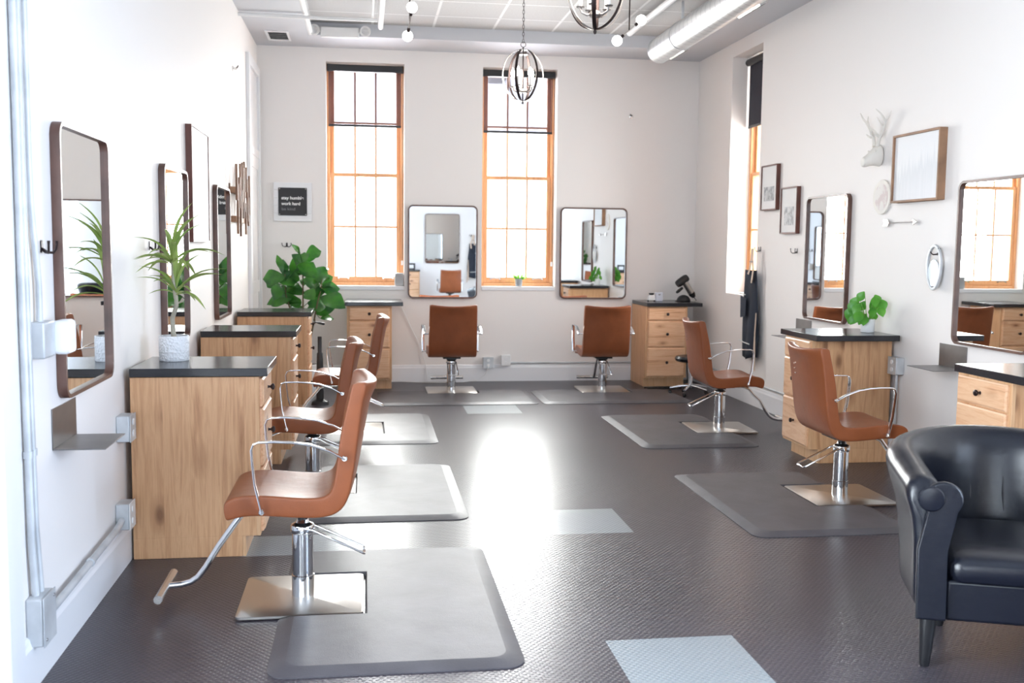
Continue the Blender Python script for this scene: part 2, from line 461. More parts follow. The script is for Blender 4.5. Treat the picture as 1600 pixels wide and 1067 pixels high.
m = MB(); m.box(0, W, YF, D, TILE_Z, TILE_Z+.1); struct(m.build('ceiling', 'ceiling_tile', smooth=False))
m = MB(); m.box(0, .57, YF, D, H, TILE_Z); m.box(4.22, W, YF, D, H, TILE_Z); m.box(.57, 4.22, 10.62, D, H, TILE_Z); m.box(.57, 4.22, YF, YF+.6, H, TILE_Z)
struct(m.build('trim_1', 'soffit_paint', smooth=False))['label'] = 'grey painted soffit band around the tile ceiling'
# baseboards
def base_prof(): return [(0, 0), (.020, 0), (.020, .150), (.014, .165), (.012, .178), (.004, .186), (0, .186)]
def baseboard(name, pts_fn, a0, a1):
    pr = base_prof(); m = MB(); m.loft([[pts_fn(d, a, z) for d, z in pr] for a in (a0, a1)]); struct(m.build(name, 'trim_paint', smooth=False))
baseboard('baseboard_left', lambda d, a, z: (d, a, z), 3.42, 10.22)
baseboard('baseboard_right', lambda d, a, z: (W-d, a, z), YF, D-.02)
baseboard('baseboard_back', lambda d, a, z: (a, D-d, z), 0.02, W-.02)
baseboard('baseboard_front', lambda d, a, z: (a, YF+d, z), 0.02, W-.02)
# casing of the opening at the near end of the left wall
m = MB(); m.box(0, .030, 3.26, 3.40, 0, H); m.box(0, .045, 3.22, 3.27, 0, H); m.box(0, .016, 3.40, 3.425, 0, H); struct(m.build('trim_2', 'trim_paint', bevel=.004))
# far door with transom on the left wall
d = sempty('door_1', (0, 10.72, 0))
m = MB()
m.box(0, .035, -.50, -.41, 0, 3.32); m.box(0, .035, .41, .50, 0, 3.32); m.box(0, .035, -.41, .41, 3.22, 3.32); m.box(0, .030, -.41, .41, 2.38, 2.46)
m.build('door_frame', 'trim_paint', d, bevel=.004)
m = MB(); m.box(0, .012, -.41, .41, 0.01, 2.38)
m.box(.012, .022, -.41, -.31, 0.01, 2.38); m.box(.012, .022, .31, .41, 0.01, 2.38)
for z in (0.01, 1.0, 2.26): m.box(.012, .022, -.31, .31, z, z+.12)
m.build('door_panel', 'trim_paint', d, bevel=.003)
m = MB(); m.box(0, .010, -.41, .41, 2.46, 3.22); m.build('transom_panel', 'trim_paint', d)

# windows ---------------------------------------------------------
def make_window(name, w, z0, z1, loc, rz, cols=3, sash=True, depth=.06):
    """local frame: x across, front -y, z up; loc = centre of the frame plane at floor level"""
    root = sempty(name, loc, rz); h = w/2
    f = MB(); b = .035
    f.box(-h, -h+b, 0, depth+.05, z0, z1); f.box(h-b, h, 0, depth+.05, z0, z1)
    f.box(-h+b, h-b, 0, depth+.05, z1-b, z1); f.box(-h+b, h-b, -.012, depth+.05, z0, z0+.045)
    f.build('window_frame', 'pine', root, bevel=.003)
    zm = z0 + (z1-z0)*.5075
    for (a, c, yo, nm) in ((z0+.045, zm+.018, .012, 'lower_sash'), (zm-.018, z1-b, .045, 'upper_sash')):
        s = MB(); q = .042; bot = .062 if nm == 'lower_sash' else .036
        x0, x1 = -h+b, h-b
        s.box(x0, x0+q, yo, yo+.03, a, c); s.box(x1-q, x1, yo, yo+.03, a, c)
        s.box(x0+q, x1-q, yo, yo+.03, a, a+bot); s.box(x0+q, x1-q, yo, yo+.03, c-.036, c)
        so = s.build(nm, 'pine', root, bevel=.003)
        g = MB(); g.box(x0+q, x1-q, yo+.014, yo+.018, a+bot, c-.036); g.build('glass_pane', 'window_glass', so, smooth=False)
        mt = MB(); gx0, gx1, gz0, gz1 = x0+q, x1-q, a+bot, c-.036
        for i in range(1, cols):
            xx = gx0+(gx1-gx0)*i/cols; mt.box(xx-.010, xx+.010, yo+.008, yo+.024, gz0, gz1)
        zz = (gz0+gz1)/2; mt.box(gx0, gx1, yo+.009, yo+.023, zz-.010, zz+.010)
        mt.build('muntin', 'pine', so)
        if nm == 'lower_sash':
            for sx in (-1, 1):
                l = MB(); l.box(sx*(h-.17)-.055, sx*(h-.17)+.055, yo-.012, yo, a+.046, a+.056); l.box(sx*(h-.17)-.06, sx*(h-.17)-.045, yo-.014, yo, a+.036, a+.052); l.box(sx*(h-.17)+.045, sx*(h-.17)+.06, yo-.014, yo, a+.036, a+.052)
                l.build('sash_lift', 'bright_metal', so)
    s = MB(); s.box(-h, h, -.145, 0, z0-.0, z0+.010); s.box(-h-.0, h+.0, -.16, -.145, z0-.035, z0+.010)
    s.build('window_sill', 'trim_paint', root, bevel=.003)
    return root
for i, (x0, x1) in enumerate(WIN_B):
    make_window('window_%d' % (i+1), x1-x0-.004, WZ0, WZ1-.002, ((x0+x1)/2, D+.15, 0), 0)
make_window('window_3', WIN_R[1]-WIN_R[0]-.004, WZ0, WZ1-.002, (W+.21, sum(WIN_R)/2, 0), R(-90))
def shop_window(name, loc, rz, w, z0, z1):
    root = sempty(name, loc, rz); h = w/2
    f = MB(); f.box(-h, -h+.06, 0, .08, z0, z1); f.box(h-.06, h, 0, .08, z0, z1); f.box(-h+.06, h-.06, 0, .08, z1-.06, z1); f.box(-h+.06, h-.06, 0, .08, z0, z0+.06); f.box(-.02, .02, .01, .07, z0+.06, z1-.06)
    f.build('window_frame', 'trim_paint', root, bevel=.004)
    g = MB(); g.box(-h+.06, -.02, .035, .04, z0+.06, z1-.06); g.build('glass_pane', 'window_glass', root, smooth=False)
    g = MB(); g.box(.02, h-.06, .035, .04, z0+.06, z1-.06); g.build('glass_pane', 'window_glass', root, smooth=False)
x0, x1, z0, z1 = ADDED_WIN_F[0]; shop_window('window_4', ((x0+x1)/2, YF-.15, 0), R(180), x1-x0, z0, z1)  # unseen, added to bring in daylight from behind the camera
y0, y1, z0, z1 = WIN_L[0]; shop_window('window_5', (-.12, (y0+y1)/2, 0), R(90), y1-y0, z0, z1)
y0, y1, z0, z1 = ADDED_WIN_N[0]; shop_window('window_6', (W+.2, (y0+y1)/2, 0), R(-90), y1-y0, z0, z1)  # unseen, added as a way in for the bluish light
# roller blinds ---------------------------------------------------
def blind(loc, rz, w, ztop, drop, label, fabric='shade_fabric', off=.0):
    t = thing('roller_blind', label, 'window blind', loc, rz, None); h = w/2
    if fabric == 'shade_fabric':
        m = MB(); m.box(-h, h, -.05, .0, ztop-.085, ztop-.012); m.build('cassette', 'black_plastic', t, bevel=.006)
    else:
        m = MB(); m.lathe([(0, -h), (.034, -h), (.034, h), (0, h)], (0, -.03, ztop-.05), 20, 'X'); m.build('cassette', 'black_plastic', t)
    m = MB(); m.box(-h+.012+off, h-.022, -.016, -.0145, drop, ztop-.05); m.build('fabric', fabric, t, smooth=False)
    m = MB(); m.box(-h+.012+off, h-.022, -.022, -.009, drop-.022, drop+.003); m.build('bottom_bar', 'black_plastic', t, bevel=.003)
    m = MB(); m.tube([(h-.008, -.02, ztop-.06), (h-.008, -.02, z_chain)], .0025, 6); m.build('pull_chain', 'black_plastic', t)
    m = MB(); m.box(h-.022, h+.0, -.032, -.012, z_chain-.05, z_chain); m.build('chain_weight', 'white_plastic', t, bevel=.003)
    return t
z_chain = 1.33
blind((1.130, D+.125, 0), 0, .815, WZ1, 2.79, 'black mesh roller blind half way down the left window of the back wall')
blind((2.8075, D+.125, 0), 0, .805, WZ1, 2.765, 'black mesh roller blind in the back wall window behind the orb chandelier')
blind((W+.195, sum(WIN_R)/2, 0), R(-90), .795, WZ1-.0, 2.745, 'dark opaque roller blind in the deep window of the right wall', 'blackout_fabric')

# ================================================================== STATIONS (cabinets)
def make_cabinet(label, loc, rz, c0, c1, depth=.59, bw=.46, cdepth=.63, back=.0, group='wooden drawer cabinets at the styling stations'):
    """front faces local -y, back at local y=0 (wall side); counter spans x c0..c1"""
    t = thing('drawer_cabinet', label, 'cabinet', loc, rz, group); h = bw/2; T = .872
    m = MB(); m.box(-h, h, -depth+.018, 0, .10, T); m.box(-h, h, -depth+.085, 0, 0, .10)
    m.build('cabinet_body', 'side_panel_wood', t, bevel=.002)
    m = MB(); y0, y1 = -depth, -depth+.019
    m.box(-h, -h+.035, y0, y1, .10, T); m.box(h-.035, h, y0, y1, .10, T)
    for a, b in ((.10, .125), (.42, .445), (.71, .73), (.855, T)): m.box(-h+.035, h-.035, y0, y1, a, b)
    m.build('face_frame', 'frame_wood', t, bevel=.0015)
    m = MB(); m.box(-h+.004, h-.004, -depth+.070, -depth+.084, 0, .10); m.build('toe_kick', 'frame_wood', t)
    for (a, b) in ((.118, .428), (.440, .716), (.726, .860)):
        m = MB(); w_ = h-.022; ys = [(w_, 0, y0), (w_, 0, y0-.012), (w_-.008, .008, y0-.017), (w_-.010, .010, y0-.020)]
        def ring(wd, ins, y): return [(-wd, y, a+ins), (wd, y, a+ins), (wd, y, b-ins), (-wd, y, b-ins)]
        m.loft([ring(*q) for q in ys])
        d = m.build('drawer', 'drawer_wood', t, smooth=False)
        k = MB(); k.lathe([(0, 0), (.009, 0), (.006, .004), (.0055, .012), (.010, .016), (.0155, .021), (.0165, .026), (.014, .031), (.006, .034), (0, .034)], (0, y0-.020, (a+b)/2), 16, 'Y')
        k.build('knob', 'dark_metal', d)
    m = MB(); m.box(c0, c1, -cdepth, back, T+.002, .914); m.build('countertop', 'black_counter', t, bevel=.003)
    return t
CX = .03
# left wall (front faces +x): rz=+90 : local x -> +y , local -y -> +x
cabL = [(4.945, 'near'), (7.045, 'mid'), (9.035, 'far')]
for (y1, nm), lab in zip(cabL, ('wooden drawer cabinet with black top carrying the spiky dracaena, nearest on the left wall',
                                'wooden drawer cabinet with bare black top, middle one along the left wall',
                                'wooden drawer cabinet with bare black top beside the fiddle-leaf fig')):
    make_cabinet(lab, (CX, y1+.010+.23, 0), R(90), -.24, .294)
make_cabinet('wooden drawer cabinet with the pothos on its black top against the right wall', (W-CX, 6.735+.23, 0), R(-90), -.29, .335, cdepth=.61)
make_cabinet('wooden drawer cabinet behind the black leather armchair at the right edge', (W-CX, 4.50+.23, 0), R(-90), -.24, .39, cdepth=.61)
make_cabinet('narrow wooden cabinet under the left back window, top overhanging to the right', (1.165, D-.03, 0), 0, -.25, .345)
make_cabinet('knotty wooden cabinet with hair dryer on its black top, in the back right corner', (4.335, D-.03, 0), 0, -.23, .385)

# ================================================================== STYLING CHAIRS
def make_chair(label, loc, rz, dz=0.0, group='tan leather hydraulic styling chairs', base_rz=None, marks=False):
    """faces local +x, pole at origin"""
    t = thing('styling_chair', label, 'salon chair', loc, rz, group)
    # side profile, (x forward, z) listed as centre line stations with thickness
    # stations from top of back, down to crotch, along seat to the front waterfall
    st = [  # inner point, outer point
        ((-.216, .958), (-.258, .962)), ((-.208, .945), (-.266, .948)), ((-.202, .915), (-.264, .920)), ((-.190, .860), (-.250, .870)), ((-.165, .760), (-.238, .770)), ((-.152, .660), (-.224, .655)),
        ((-.142, .575), (-.210, .545)), ((-.130, .520), (-.190, .462)), ((-.105, .495), (-.145, .415)), ((-.05, .490), (-.060, .405)),
        ((.06, .500), (.06, .415)), ((.16, .511), (.16, .424)), ((.235, .508), (.232, .420)), ((.270, .496), (.262, .410)), ((.288, .482), (.278, .407)), ((.294, .468), (.286, .412))]
    HW = .245
    vs_ = [0, .25, .5, .7, .85, .93, .975, .995, 1.0]; vs_ = [-x for x in vs_[:0:-1]]+vs_
    rings = []
    def er(e): return {1.0: .62, .995: .86, .975: .97}.get(round(e, 3), 1.0)
    for v in vs_:
        edge = er(abs(v))
        inner, outer = [], []
        for i, (a, b) in enumerate(st):
            a = Vector(a); b = Vector(b); mid = (a+b)/2
            a2 = mid+(a-mid)*edge; b2 = mid+(b-mid)*edge
            if i <= 8:
                k = 1-i/9.0; off = -.055*k*(1-v*v)
                dip = -.018*(1-v*v) if i <= 2 else 0
            else: off = 0; dip = -.016*(1-v*v)*math.sin(PI*min(1, (i-8)/6))
            if i == 0 and edge < 1: a2.y -= .006; b2.y -= .006
            wv = v*HW*(1.0 if i > 7 else 1.0-.03*(1-i/7))
            inner.append((a2.x+off, wv, a2.y+dip+dz)); outer.append((b2.x+off, wv, b2.y+dz+(dip if i <= 2 else 0)))
        rings.append(inner+outer[::-1])
    m = MB(); m.loft(rings, True, False); ns = len(st); nr_ = 2*ns
    for base in (0, (len(rings)-1)*nr_):
        for i in range(ns-1): m.f.append([base+i, base+i+1, base+nr_-2-i, base+nr_-1-i])
    sh = m.build('seat_shell', 'tan_leather', t, sub=2)
    # little slot marks on the outer back
    for q in range(3 if marks else 0):
        z = .835-.030*q+dz; s = MB()
        s.box(-.2815+.005*q, -.262+.005*q, .088, .105, z-.0025, z+.0025)
        s.build('maker_mark', 'bright_metal', sh)
    for sy in (-1, 1):
        y = sy*.285
        pts = [(.140, y, .448), (.152, y, .50), (.166, y, .56), (.175, y, .648), (.178, y, .70), (.170, y, .722), (.150, y, .730), (.087, y, .731), (.02, y, .727), (-.05, y, .716), (-.125, y, .690), (-.185, y, .657)]
        m = MB(); m.tube([(a, b, c+dz) for a, b, c in pts], .01, 12, flat=(.0042, .0155), up=None)
        ar = m.build('armrest', 'chrome', t)
        for (px, pz) in ((.142, .452), (-.182, .659)):
            m = MB(); m.loft([[(px+rr*math.cos(2*PI*k/14), sy*yy, pz+dz+rr*math.sin(2*PI*k/14)) for k in range(14)] for rr, yy in ((.0065, .235), (.0065, .280), (.012, .281), (.012, .291), (.009, .295))])
            m.build('arm_bolt', 'chrome', ar)
    m = MB(); m.box(-.09, .10, -.09, .09, .392+dz, .408+dz); m.box(-.035, .035, -.05, .05, .375+dz, .393+dz); m.build('mounting_plate', 'black_plastic', t, bevel=.004)
    m = MB(); m.tube([(0, 0, .32), (0, 0, .385+dz)], .021, 16); m.build('piston', 'black_plastic', t)
    m = MB(); m.lathe([(0, .016), (.047, .016), (.0475, .10), (.0475, .105), (.044, .107), (.044, .285), (.047, .288), (.050, .292), (.050, .318), (.046, .324), (.030, .332), (.024, .345), (0, .345)], seg=28); m.build('pump_column', 'chrome', t)
    m = MB(); m.tube([(.02, -.045, .318), (-.045, -.045, .305), (-.25, -.052, .205), (-.258, -.045, .200), (-.258, .045, .200), (-.25, .052, .205), (-.045, .045, .305), (.02, .045, .318)], .0055, 8, close=True)
    m.tube([(0.0, -.056, .300), (0.0, .056, .300)], .007, 10)
    m.build('pump_lever', 'chrome', t)
    m = MB(); m.tube([(.10, 0, .398+dz), (.20, 0, .392+dz), (.250, 0, .372+dz), (.282, 0, .33+dz), (.345, 0, .24), (.400, 0, .150), (.432, 0, .108), (.462, 0, .088), (.50, 0, .078), (.555, 0, .074)], .0135, 12)
    fr = m.build('footrest', 'chrome', t)
    m = MB(); m.tube([(.562, -.175, .074), (.562, .175, .074)], .0175, 14); m.build('foot_bar', 'bright_metal', fr)
    pl = MB(); a = .254
    pl.loft([[(x, y, z) for x, y in rrect(2*a, 2*a, .022, 4)] for z in (.0, .010)]+[[(x, y, .012) for x, y in rrect(2*a-.006, 2*a-.006, .02, 4)]])
    p = pl.build('base_plate', 'brushed_steel', t); p.location = (0, 0, .006)
    if base_rz is not None: p.rotation_euler = (0, 0, base_rz)
    return t
MT = .018
c1 = make_chair('tan leather styling chair in the foreground, footrest reaching to the left', (.857, 4.33, 0), R(180))
make_chair('second tan leather styling chair from the front along the left wall', (.80, 6.36, 0), R(181), -.035)
make_chair('tan leather styling chair farthest back in the left wall row', (1.005, 8.31, 0), R(180), -.02)
make_chair('tan leather styling chair facing the right wall, behind the black armchair', (3.985, 5.79, 0), R(0), -.02, marks=True)
make_chair('tan leather styling chair facing the denim apron by the far right wall', (4.045, 8.12, 0), R(-2), -.035, marks=True)
make_chair('tan leather styling chair seen from behind below the left back-wall mirror', (2.0, 10.475, 0), R(90), -.045)
make_chair('tan leather styling chair seen from behind below the right back-wall mirror', (3.585, 10.44, 0), R(88), -.045)

# ================================================================== ANTI-FATIGUE MATS
def make_mat(label, x0, x1, y0, y1, notch):
    """notch = (nx0,nx1,ny0,ny1) cut for the chair base, on the side it touches"""
    nx0, nx1, ny0, ny1 = notch; r = .075; t = .02
    def corner(cx, cy, a0, rr=r, n=7): return [(cx+rr*math.cos(R(a0+90*i/n)), cy+rr*math.sin(R(a0+90*i/n))) for i in range(n+1)]
    poly = []
    poly += corner(x1-r, y0+r, -90)
    if nx1 >= x1: poly += [(x1, ny0), (nx0, ny0), (nx0, ny1), (x1, ny1)]
    poly += corner(x1-r, y1-r, 0)
    if ny1 >= y1: poly += [(nx1, y1), (nx1, ny0), (nx0, ny0), (nx0, y1)]
    poly += corner(x0+r, y1-r, 90)
    if nx0 <= x0: poly += [(x0, ny1), (nx1, ny1), (nx1, ny0), (x0, ny0)]
    poly += corner(x0+r, y0+r, 180)
    # inset ring: outer bevel wide (50 mm slope) like moulded mats; the notch gets a narrow one
    def inset(d, dn):
        out = []
        for (x, y) in poly:
            isn = (nx0-1e-6 <= x <= nx1+1e-6 and ny0-1e-6 <= y <= ny1+1e-6)
            X, Y = x, y
            if isn:
                if nx1 >= x1: 
                    X = nx0-dn if abs(x-nx0) < 1e-6 else x1-d
                    Y = ny0-dn if abs(y-ny0) < 1e-6 else ny1+dn
                elif nx0 <= x0:
                    X = nx1+dn if abs(x-nx1) < 1e-6 else x0+d
                    Y = ny0-dn if abs(y-ny0) < 1e-6 else ny1+dn
                else:
                    Y = ny0-dn if abs(y-ny0) < 1e-6 else y1-d
                    X = nx0-dn if abs(x-nx0) < 1e-6 else nx1+dn
            else:
                # shrink towards the rectangle's inside
                mx, my = (x0+x1)/2, (y0+y1)/2; hx, hy = (x1-x0)/2, (y1-y0)/2
                X = mx+(x-mx)*(hx-d)/hx; Y = my+(y-my)*(hy-d)/hy
            out.append((X, Y))
        return out
    m = MB()
    rings = [[(x, y, z) for x, y in inset(d, dn)] for z, d, dn in ((0.0005, 0, 0), (.004, 0, 0), (t-.003, .045, .004), (t, .062, .008))]
    m.loft(rings)
    cx, cy = (x0+x1)/2, (y0+y1)/2
    m.v = [(a-cx, b-cy, c) for a, b, c in m.v]
    o = m.build('floor_mat', 'rubber_mat', loc=(cx, cy, 0)); tag(o, label, 'mat', 'black rubber floor mats under the styling chairs')
    bm = bmesh.new(); bm.from_mesh(o.data); big = [f for f in bm.faces if len(f.verts) > 8]; r_ = bmesh.ops.triangulate(bm, faces=big, ngon_method='EAR_CLIP')
    for f in r_['faces']: f.smooth = False
    bm.to_mesh(o.data); bm.free()
    return o
g = .262
def notch(cx, cy): return (cx-g, cx+g, cy-g, cy+g)
def nl(cx, cy, x0): a = notch(cx, cy); return (min(a[0], x0), a[1], a[2], a[3])
def nr(cx, cy, x1): a = notch(cx, cy); return (a[0], max(a[1], x1), a[2], a[3])
def nb(cx, cy, y1): a = notch(cx, cy); return (a[0], a[1], a[2], max(a[3], y1))
make_mat('black rubber mat under the foreground styling chair', .775, 1.695, 3.50, 4.985, nl(.857, 4.33, .775))
make_mat('black rubber mat by the second styling chair of the left row', .77, 1.69, 5.50, 6.93, nl(.80, 6.36, .77))
make_mat('black rubber mat under the farthest styling chair of the left row', .76, 1.675, 7.68, 9.05, nl(1.005, 8.31, .76))
make_mat('black rubber mat beside the black armchair, under the near right styling chair', 3.135, 4.05, 4.985, 6.47, nr(3.985, 5.79, 4.05))
make_mat('black rubber mat under the far right styling chair', 3.19, 4.11, 7.34, 8.83, nr(4.045, 8.12, 4.11))
make_mat('black rubber mat below the left back-wall mirror', 1.24, 2.775, 9.55, 10.46, nb(2.0, 10.475, 10.46))
make_mat('black rubber mat below the right back-wall mirror', 2.815, 4.30, 9.53, 10.44, nb(3.585, 10.44, 10.44))

# ================================================================== BARREL ARMCHAIR
def armchair():
    t = thing('barrel_armchair', 'black leather barrel armchair with rolled arms and tapered legs, right foreground', 'armchair', (3.505, 3.475, 0), R(-20))
    # plan path (local, front is -y): left arm front -> round the back -> right arm front
    path = []; a = .315; yf = -.33
    for i in range(7): path.append((-a, yf+(0.0-yf)*i/6, Vector((-1, 0, 0)), i/6*.25))
    N = 16
    for i in range(1, N):
        th = PI - PI*i/N
        path.append((a*math.cos(th), .325*math.sin(th)+0.0, Vector((math.cos(th), math.sin(th), 0)), .25+.5*i/N))
    for i in range(7): path.append((a, 0.0-(0.0-yf)*i/6, Vector((1, 0, 0)), .75+i/6*.25))
    rings = []
    for (x, y, n, s) in path:
        k = math.sin(PI*s)**1.6
        hh = .085*k; lean = .045*k
        f = 1.0
        sec = [(.045, .205), (.055, .30), (.058, .42), (.062+lean*.5, .54+hh*.4), (.080+lean, .60+hh), (.094+lean, .645+hh), (.085+lean, .685+hh), (.050+lean, .708+hh), (.008+lean, .704+hh), (-.028+lean, .680+hh), (-.044+lean*.7, .640+hh), (-.046+lean*.4, .59+hh*.6), (-.052, .50), (-.062, .42), (-.060, .30), (-.050, .205)]
        p = Vector((x, y, 0))
        rings.append([p+n*o*f+Vector((0, 0, z)) for o, z in sec])
    m = MB(); m.loft(rings); sh = m.build('back_and_arms', 'black_leather', t, sub=1)
    # front facings of the arms with the scroll
    for sx in (-1, 1):
        m = MB(); 
        # profile in local x (from arm centre), z : drop shape
        pts = []
        for i in range(15):
            th = R(-40+260*i/14); pts.append((sx*(-.025)+ .066*math.cos(th), .643+.062*math.sin(th)))
        prof = [(p[0], p[1]) for p in pts] + [(-.056, .46), (-.050, .21), (.050, .21), (.046, .46)]
        if sx > 0: prof = [(-x, z) for x, z in prof]
        prof = [(x + sx*.315, z) for x, z in prof]
        m.loft([[(x, -.335, z) for x, z in prof], [(x, -.352, z) for x, z in prof], [(sx*.315+(x-sx*.315)*.93, -.358, .45+(z-.45)*.985) for x, z in prof]])
        af = m.build('arm_front', 'black_leather', t, bevel=.006, seg=3)
        m = MB(); m.lathe([(0, 0), (.043, 0), (.045, .006), (.040, .012), (.020, .015), (0, .015)], (sx*.333, -.356, .645), 22, 'Y'); m.build('scroll_disc', 'black_leather', af)
    # seat cushion
    m = MB(); rg = []
    def cush(ins, z): return [(x, y-.045, z) for x, y in rrect(.53-2*ins, .62-2*ins, .06, 5)]
    rg = [cush(.03, .335), cush(.008, .345), cush(.0, .375), cush(.0, .41), cush(.012, .432), cush(.05, .446), cush(.13, .455)]
    m.loft(rg); m.build('seat_cushion', 'black_leather', t, sub=1)
    m = MB(); m.box(-.265, .265, -.335, .22, .205, .352); m.build('front_rail', 'black_leather', t, bevel=.012, seg=3)
    m = MB()
    for xx, dx in ((-.07, .012), (.06, -.01)):
        m.tube([(xx, .262, .47), (xx+dx*.4, .272, .54), (xx+dx*.2, .285, .60), (xx+dx, .30, .66)], [.002, .0045, .004, .001], 6)
    m.build('back_tuck', 'black_leather', sh)
    for (lx, ly) in ((-.30, -.235), (.30, -.235), (-.17, .20), (.17, .20)):
        m = MB(); m.lathe([(0, 0), (.016, 0), (.019, .01), (.033, .20), (.033, .215), (0, .215)], (0, 0, 0), 16)
        m.v = [(lx*(1+(.21-z)*.12)+x, ly*(1+(.21-z)*.10)+y, z) for x, y, z in m.v]
        m.build('leg', 'black_plastic', t)
armchair()

# ================================================================== WALL MIRRORS
def make_mirror(label, loc, rz, w=.760, h=1.015, dp=.036, group='bronze framed rounded rectangular station mirrors'):
    """back on local y=0, faces -y; loc z = bottom"""
    t = thing('wall_mirror', label, 'mirror', loc, rz, group)
    o = rrect(w, h, .055, 7, 0, h/2); i1 = rrect(w-.030, h-.030, .042, 7, 0, h/2)
    m = MB(); m.loft([[(x, -.001, z) for x, z in i1], [(x, -.001, z) for x, z in o], [(x, -dp+.002, z) for x, z in o], [(x*.998, -dp, z) for x, z in o], [(x, -dp, z) for x, z in i1], [(x, -dp+.002, z) for x, z in i1], [(x, -.001, z) for x, z in i1]], True, False)
    m.build('mirror_frame', 'bronze_frame', t)
    g = rrect(w-.028, h-.028, .042, 7, 0, h/2)
    m = MB(); m.loft([[(x, -.006, z) for x, z in g], [(x, -.019, z) for x, z in g]]); m.build('mirror_pane', 'mirror_glass', t, smooth=False)
    return t
MZ = .922
make_mirror('bronze framed rounded mirror nearest on the left wall, above the steel shelf', (0, 4.285, MZ), R(90), w=.72)
make_mirror('bronze framed rounded mirror behind the spiky dracaena on the left wall', (0, 6.265, MZ), R(90))
make_mirror('bronze framed rounded mirror beside the wooden stick wall art', (0, 8.29, MZ), R(90))
make_mirror('bronze framed rounded mirror on the back wall between the two windows', (1.965, D, MZ), 0)
make_mirror('bronze framed rounded mirror on the back wall, right of both windows', (3.65, D, MZ), 0)
make_mirror('bronze framed rounded mirror on the right wall, above the pothos cabinet end', (W, 7.865, MZ), R(-90))
make_mirror('bronze framed rounded mirror cut by the right edge of the photo', (W, 5.625, MZ), R(-90))

# ================================================================== PLANTS
def leaf(m, base, tip, width, up=(0, -.6, .8), curl=.12, fold=.25, shape='ovate', n=8, wave=0.0, droop=0.0):
    b = Vector(base); t = Vector(tip); ax = t-b; L = ax.length; d = ax.normalized()
    u = Vector(up); u = (u-d*u.dot(d)).normalized(); s = d.cross(u)
    rows = []
    for i in range(n+1):
        q = i/n
        if shape == 'ovate': w = math.sin(PI*min(1, q*.97+.03))**.75*(.75+.5*q if q < .6 else 1.05-.25*(q-.6)/.4)
        elif shape == 'heart': w = (math.sin(PI*min(1, q+.16))**.8 if q < .84 else (1-q)/.16*.0+math.sin(PI*min(1, q+.16))**.8 if q+.16 < 1 else 0) * 1.1
        else: w = (math.sin(PI*(.12+.88*q))**.6) if q < .5 else (1-((q-.5)/.5)**1.8)
        w = max(w, .02)*width/2
        c = b+d*(L*q)+u*(math.sin(PI*q)*curl*L)+Vector((0, 0, -droop*L*q*q))
        r = []
        for k in (-1, -.5, 0, .5, 1):
            wob = wave*width*math.sin(q*9+k*3)
            r.append(c+s*(w*k)+u*(abs(k)*fold*w+wob*abs(k)))
        rows.append(r)
    nb = len(m.v)
    for r in rows:
        for p in r: m.v.append(tuple(p))
    for i in range(n):
        for k in range(4): m.f.append([nb+i*5+k, nb+i*5+k+1, nb+(i+1)*5+k+1, nb+(i+1)*5+k])
def pot(name, mat, parent, r0, r1, h, wall=.006):
    m = MB(); m.lathe([(0, 0), (r0, 0), (r0+.003, .004), (r1, h-.002), (r1-.001, h), (r1-wall, h), (r1-wall, h-.018), (0, h-.018)], seg=40); m.build(name, mat, parent)
    m = MB(); m.lathe([(0, h-.020), (r1-wall, h-.020), (r1-wall, h-.012), (r1*.5, h-.009), (0, h-.008)], seg=24); m.build('soil', 'soil', parent)

def dracaena():
    t = thing('potted_dracaena', 'spiky dracaena in a white textured pot on the nearest left cabinet', 'plant', (.172, 5.30, .9145))
    pot('plant_pot', 'honeycomb_ceramic', t, .070, .073, .125)
    m = MB(); trunk = [(.0, 0, .11), (-.004, 0, .17), (-.006, 0, .21), (.006, .0, .245), (.016, 0, .275), (.014, 0, .32)]
    m.tube(trunk, [.013, .012, .0115, .011, .0105, .010], 12)
    m.tube([(.014, 0, .31), (.006, .0, .37), (.002, 0, .43), (.0, 0, .50)], [.011, .010, .010, .009], 12)
    m.build('trunk', 'trunk', t)
    rnd = random.Random(11); m = MB()
    for (cx, cz, n, ln) in ((.014, .345, 16, .27), (.0, .50, 24, .31)):
        for i in range(n):
            a = 2*PI*i/n*1.0 + rnd.uniform(-.25, .25); el = rnd.uniform(.0, 1.0)**1.2
            L = ln*rnd.uniform(.75, 1.1); e = -.15+1.35*el
            dx, dy = math.cos(a)*math.cos(e), math.sin(a)*math.cos(e)
            b = Vector((cx+.006*math.cos(a), .006*math.sin(a), cz-.02+.05*el))
            if dx < 0: L *= 1.0 if abs(b.x+dx*L) < .14 else .13/max(.01, abs(dx)*L)*1.0 if abs(dy) < .3 else 1
            tp = b+Vector((dx, dy, math.sin(e)))*L
            if tp.x < -.155: tp.x = -.155
            leaf(m, b, tp, .025, up=(-dx*.5, -dy*.5, 1), curl=.10, fold=.5, shape='strap', n=9, droop=.12)
    m.build('foliage', 'dracaena_leaf', t)
dracaena()

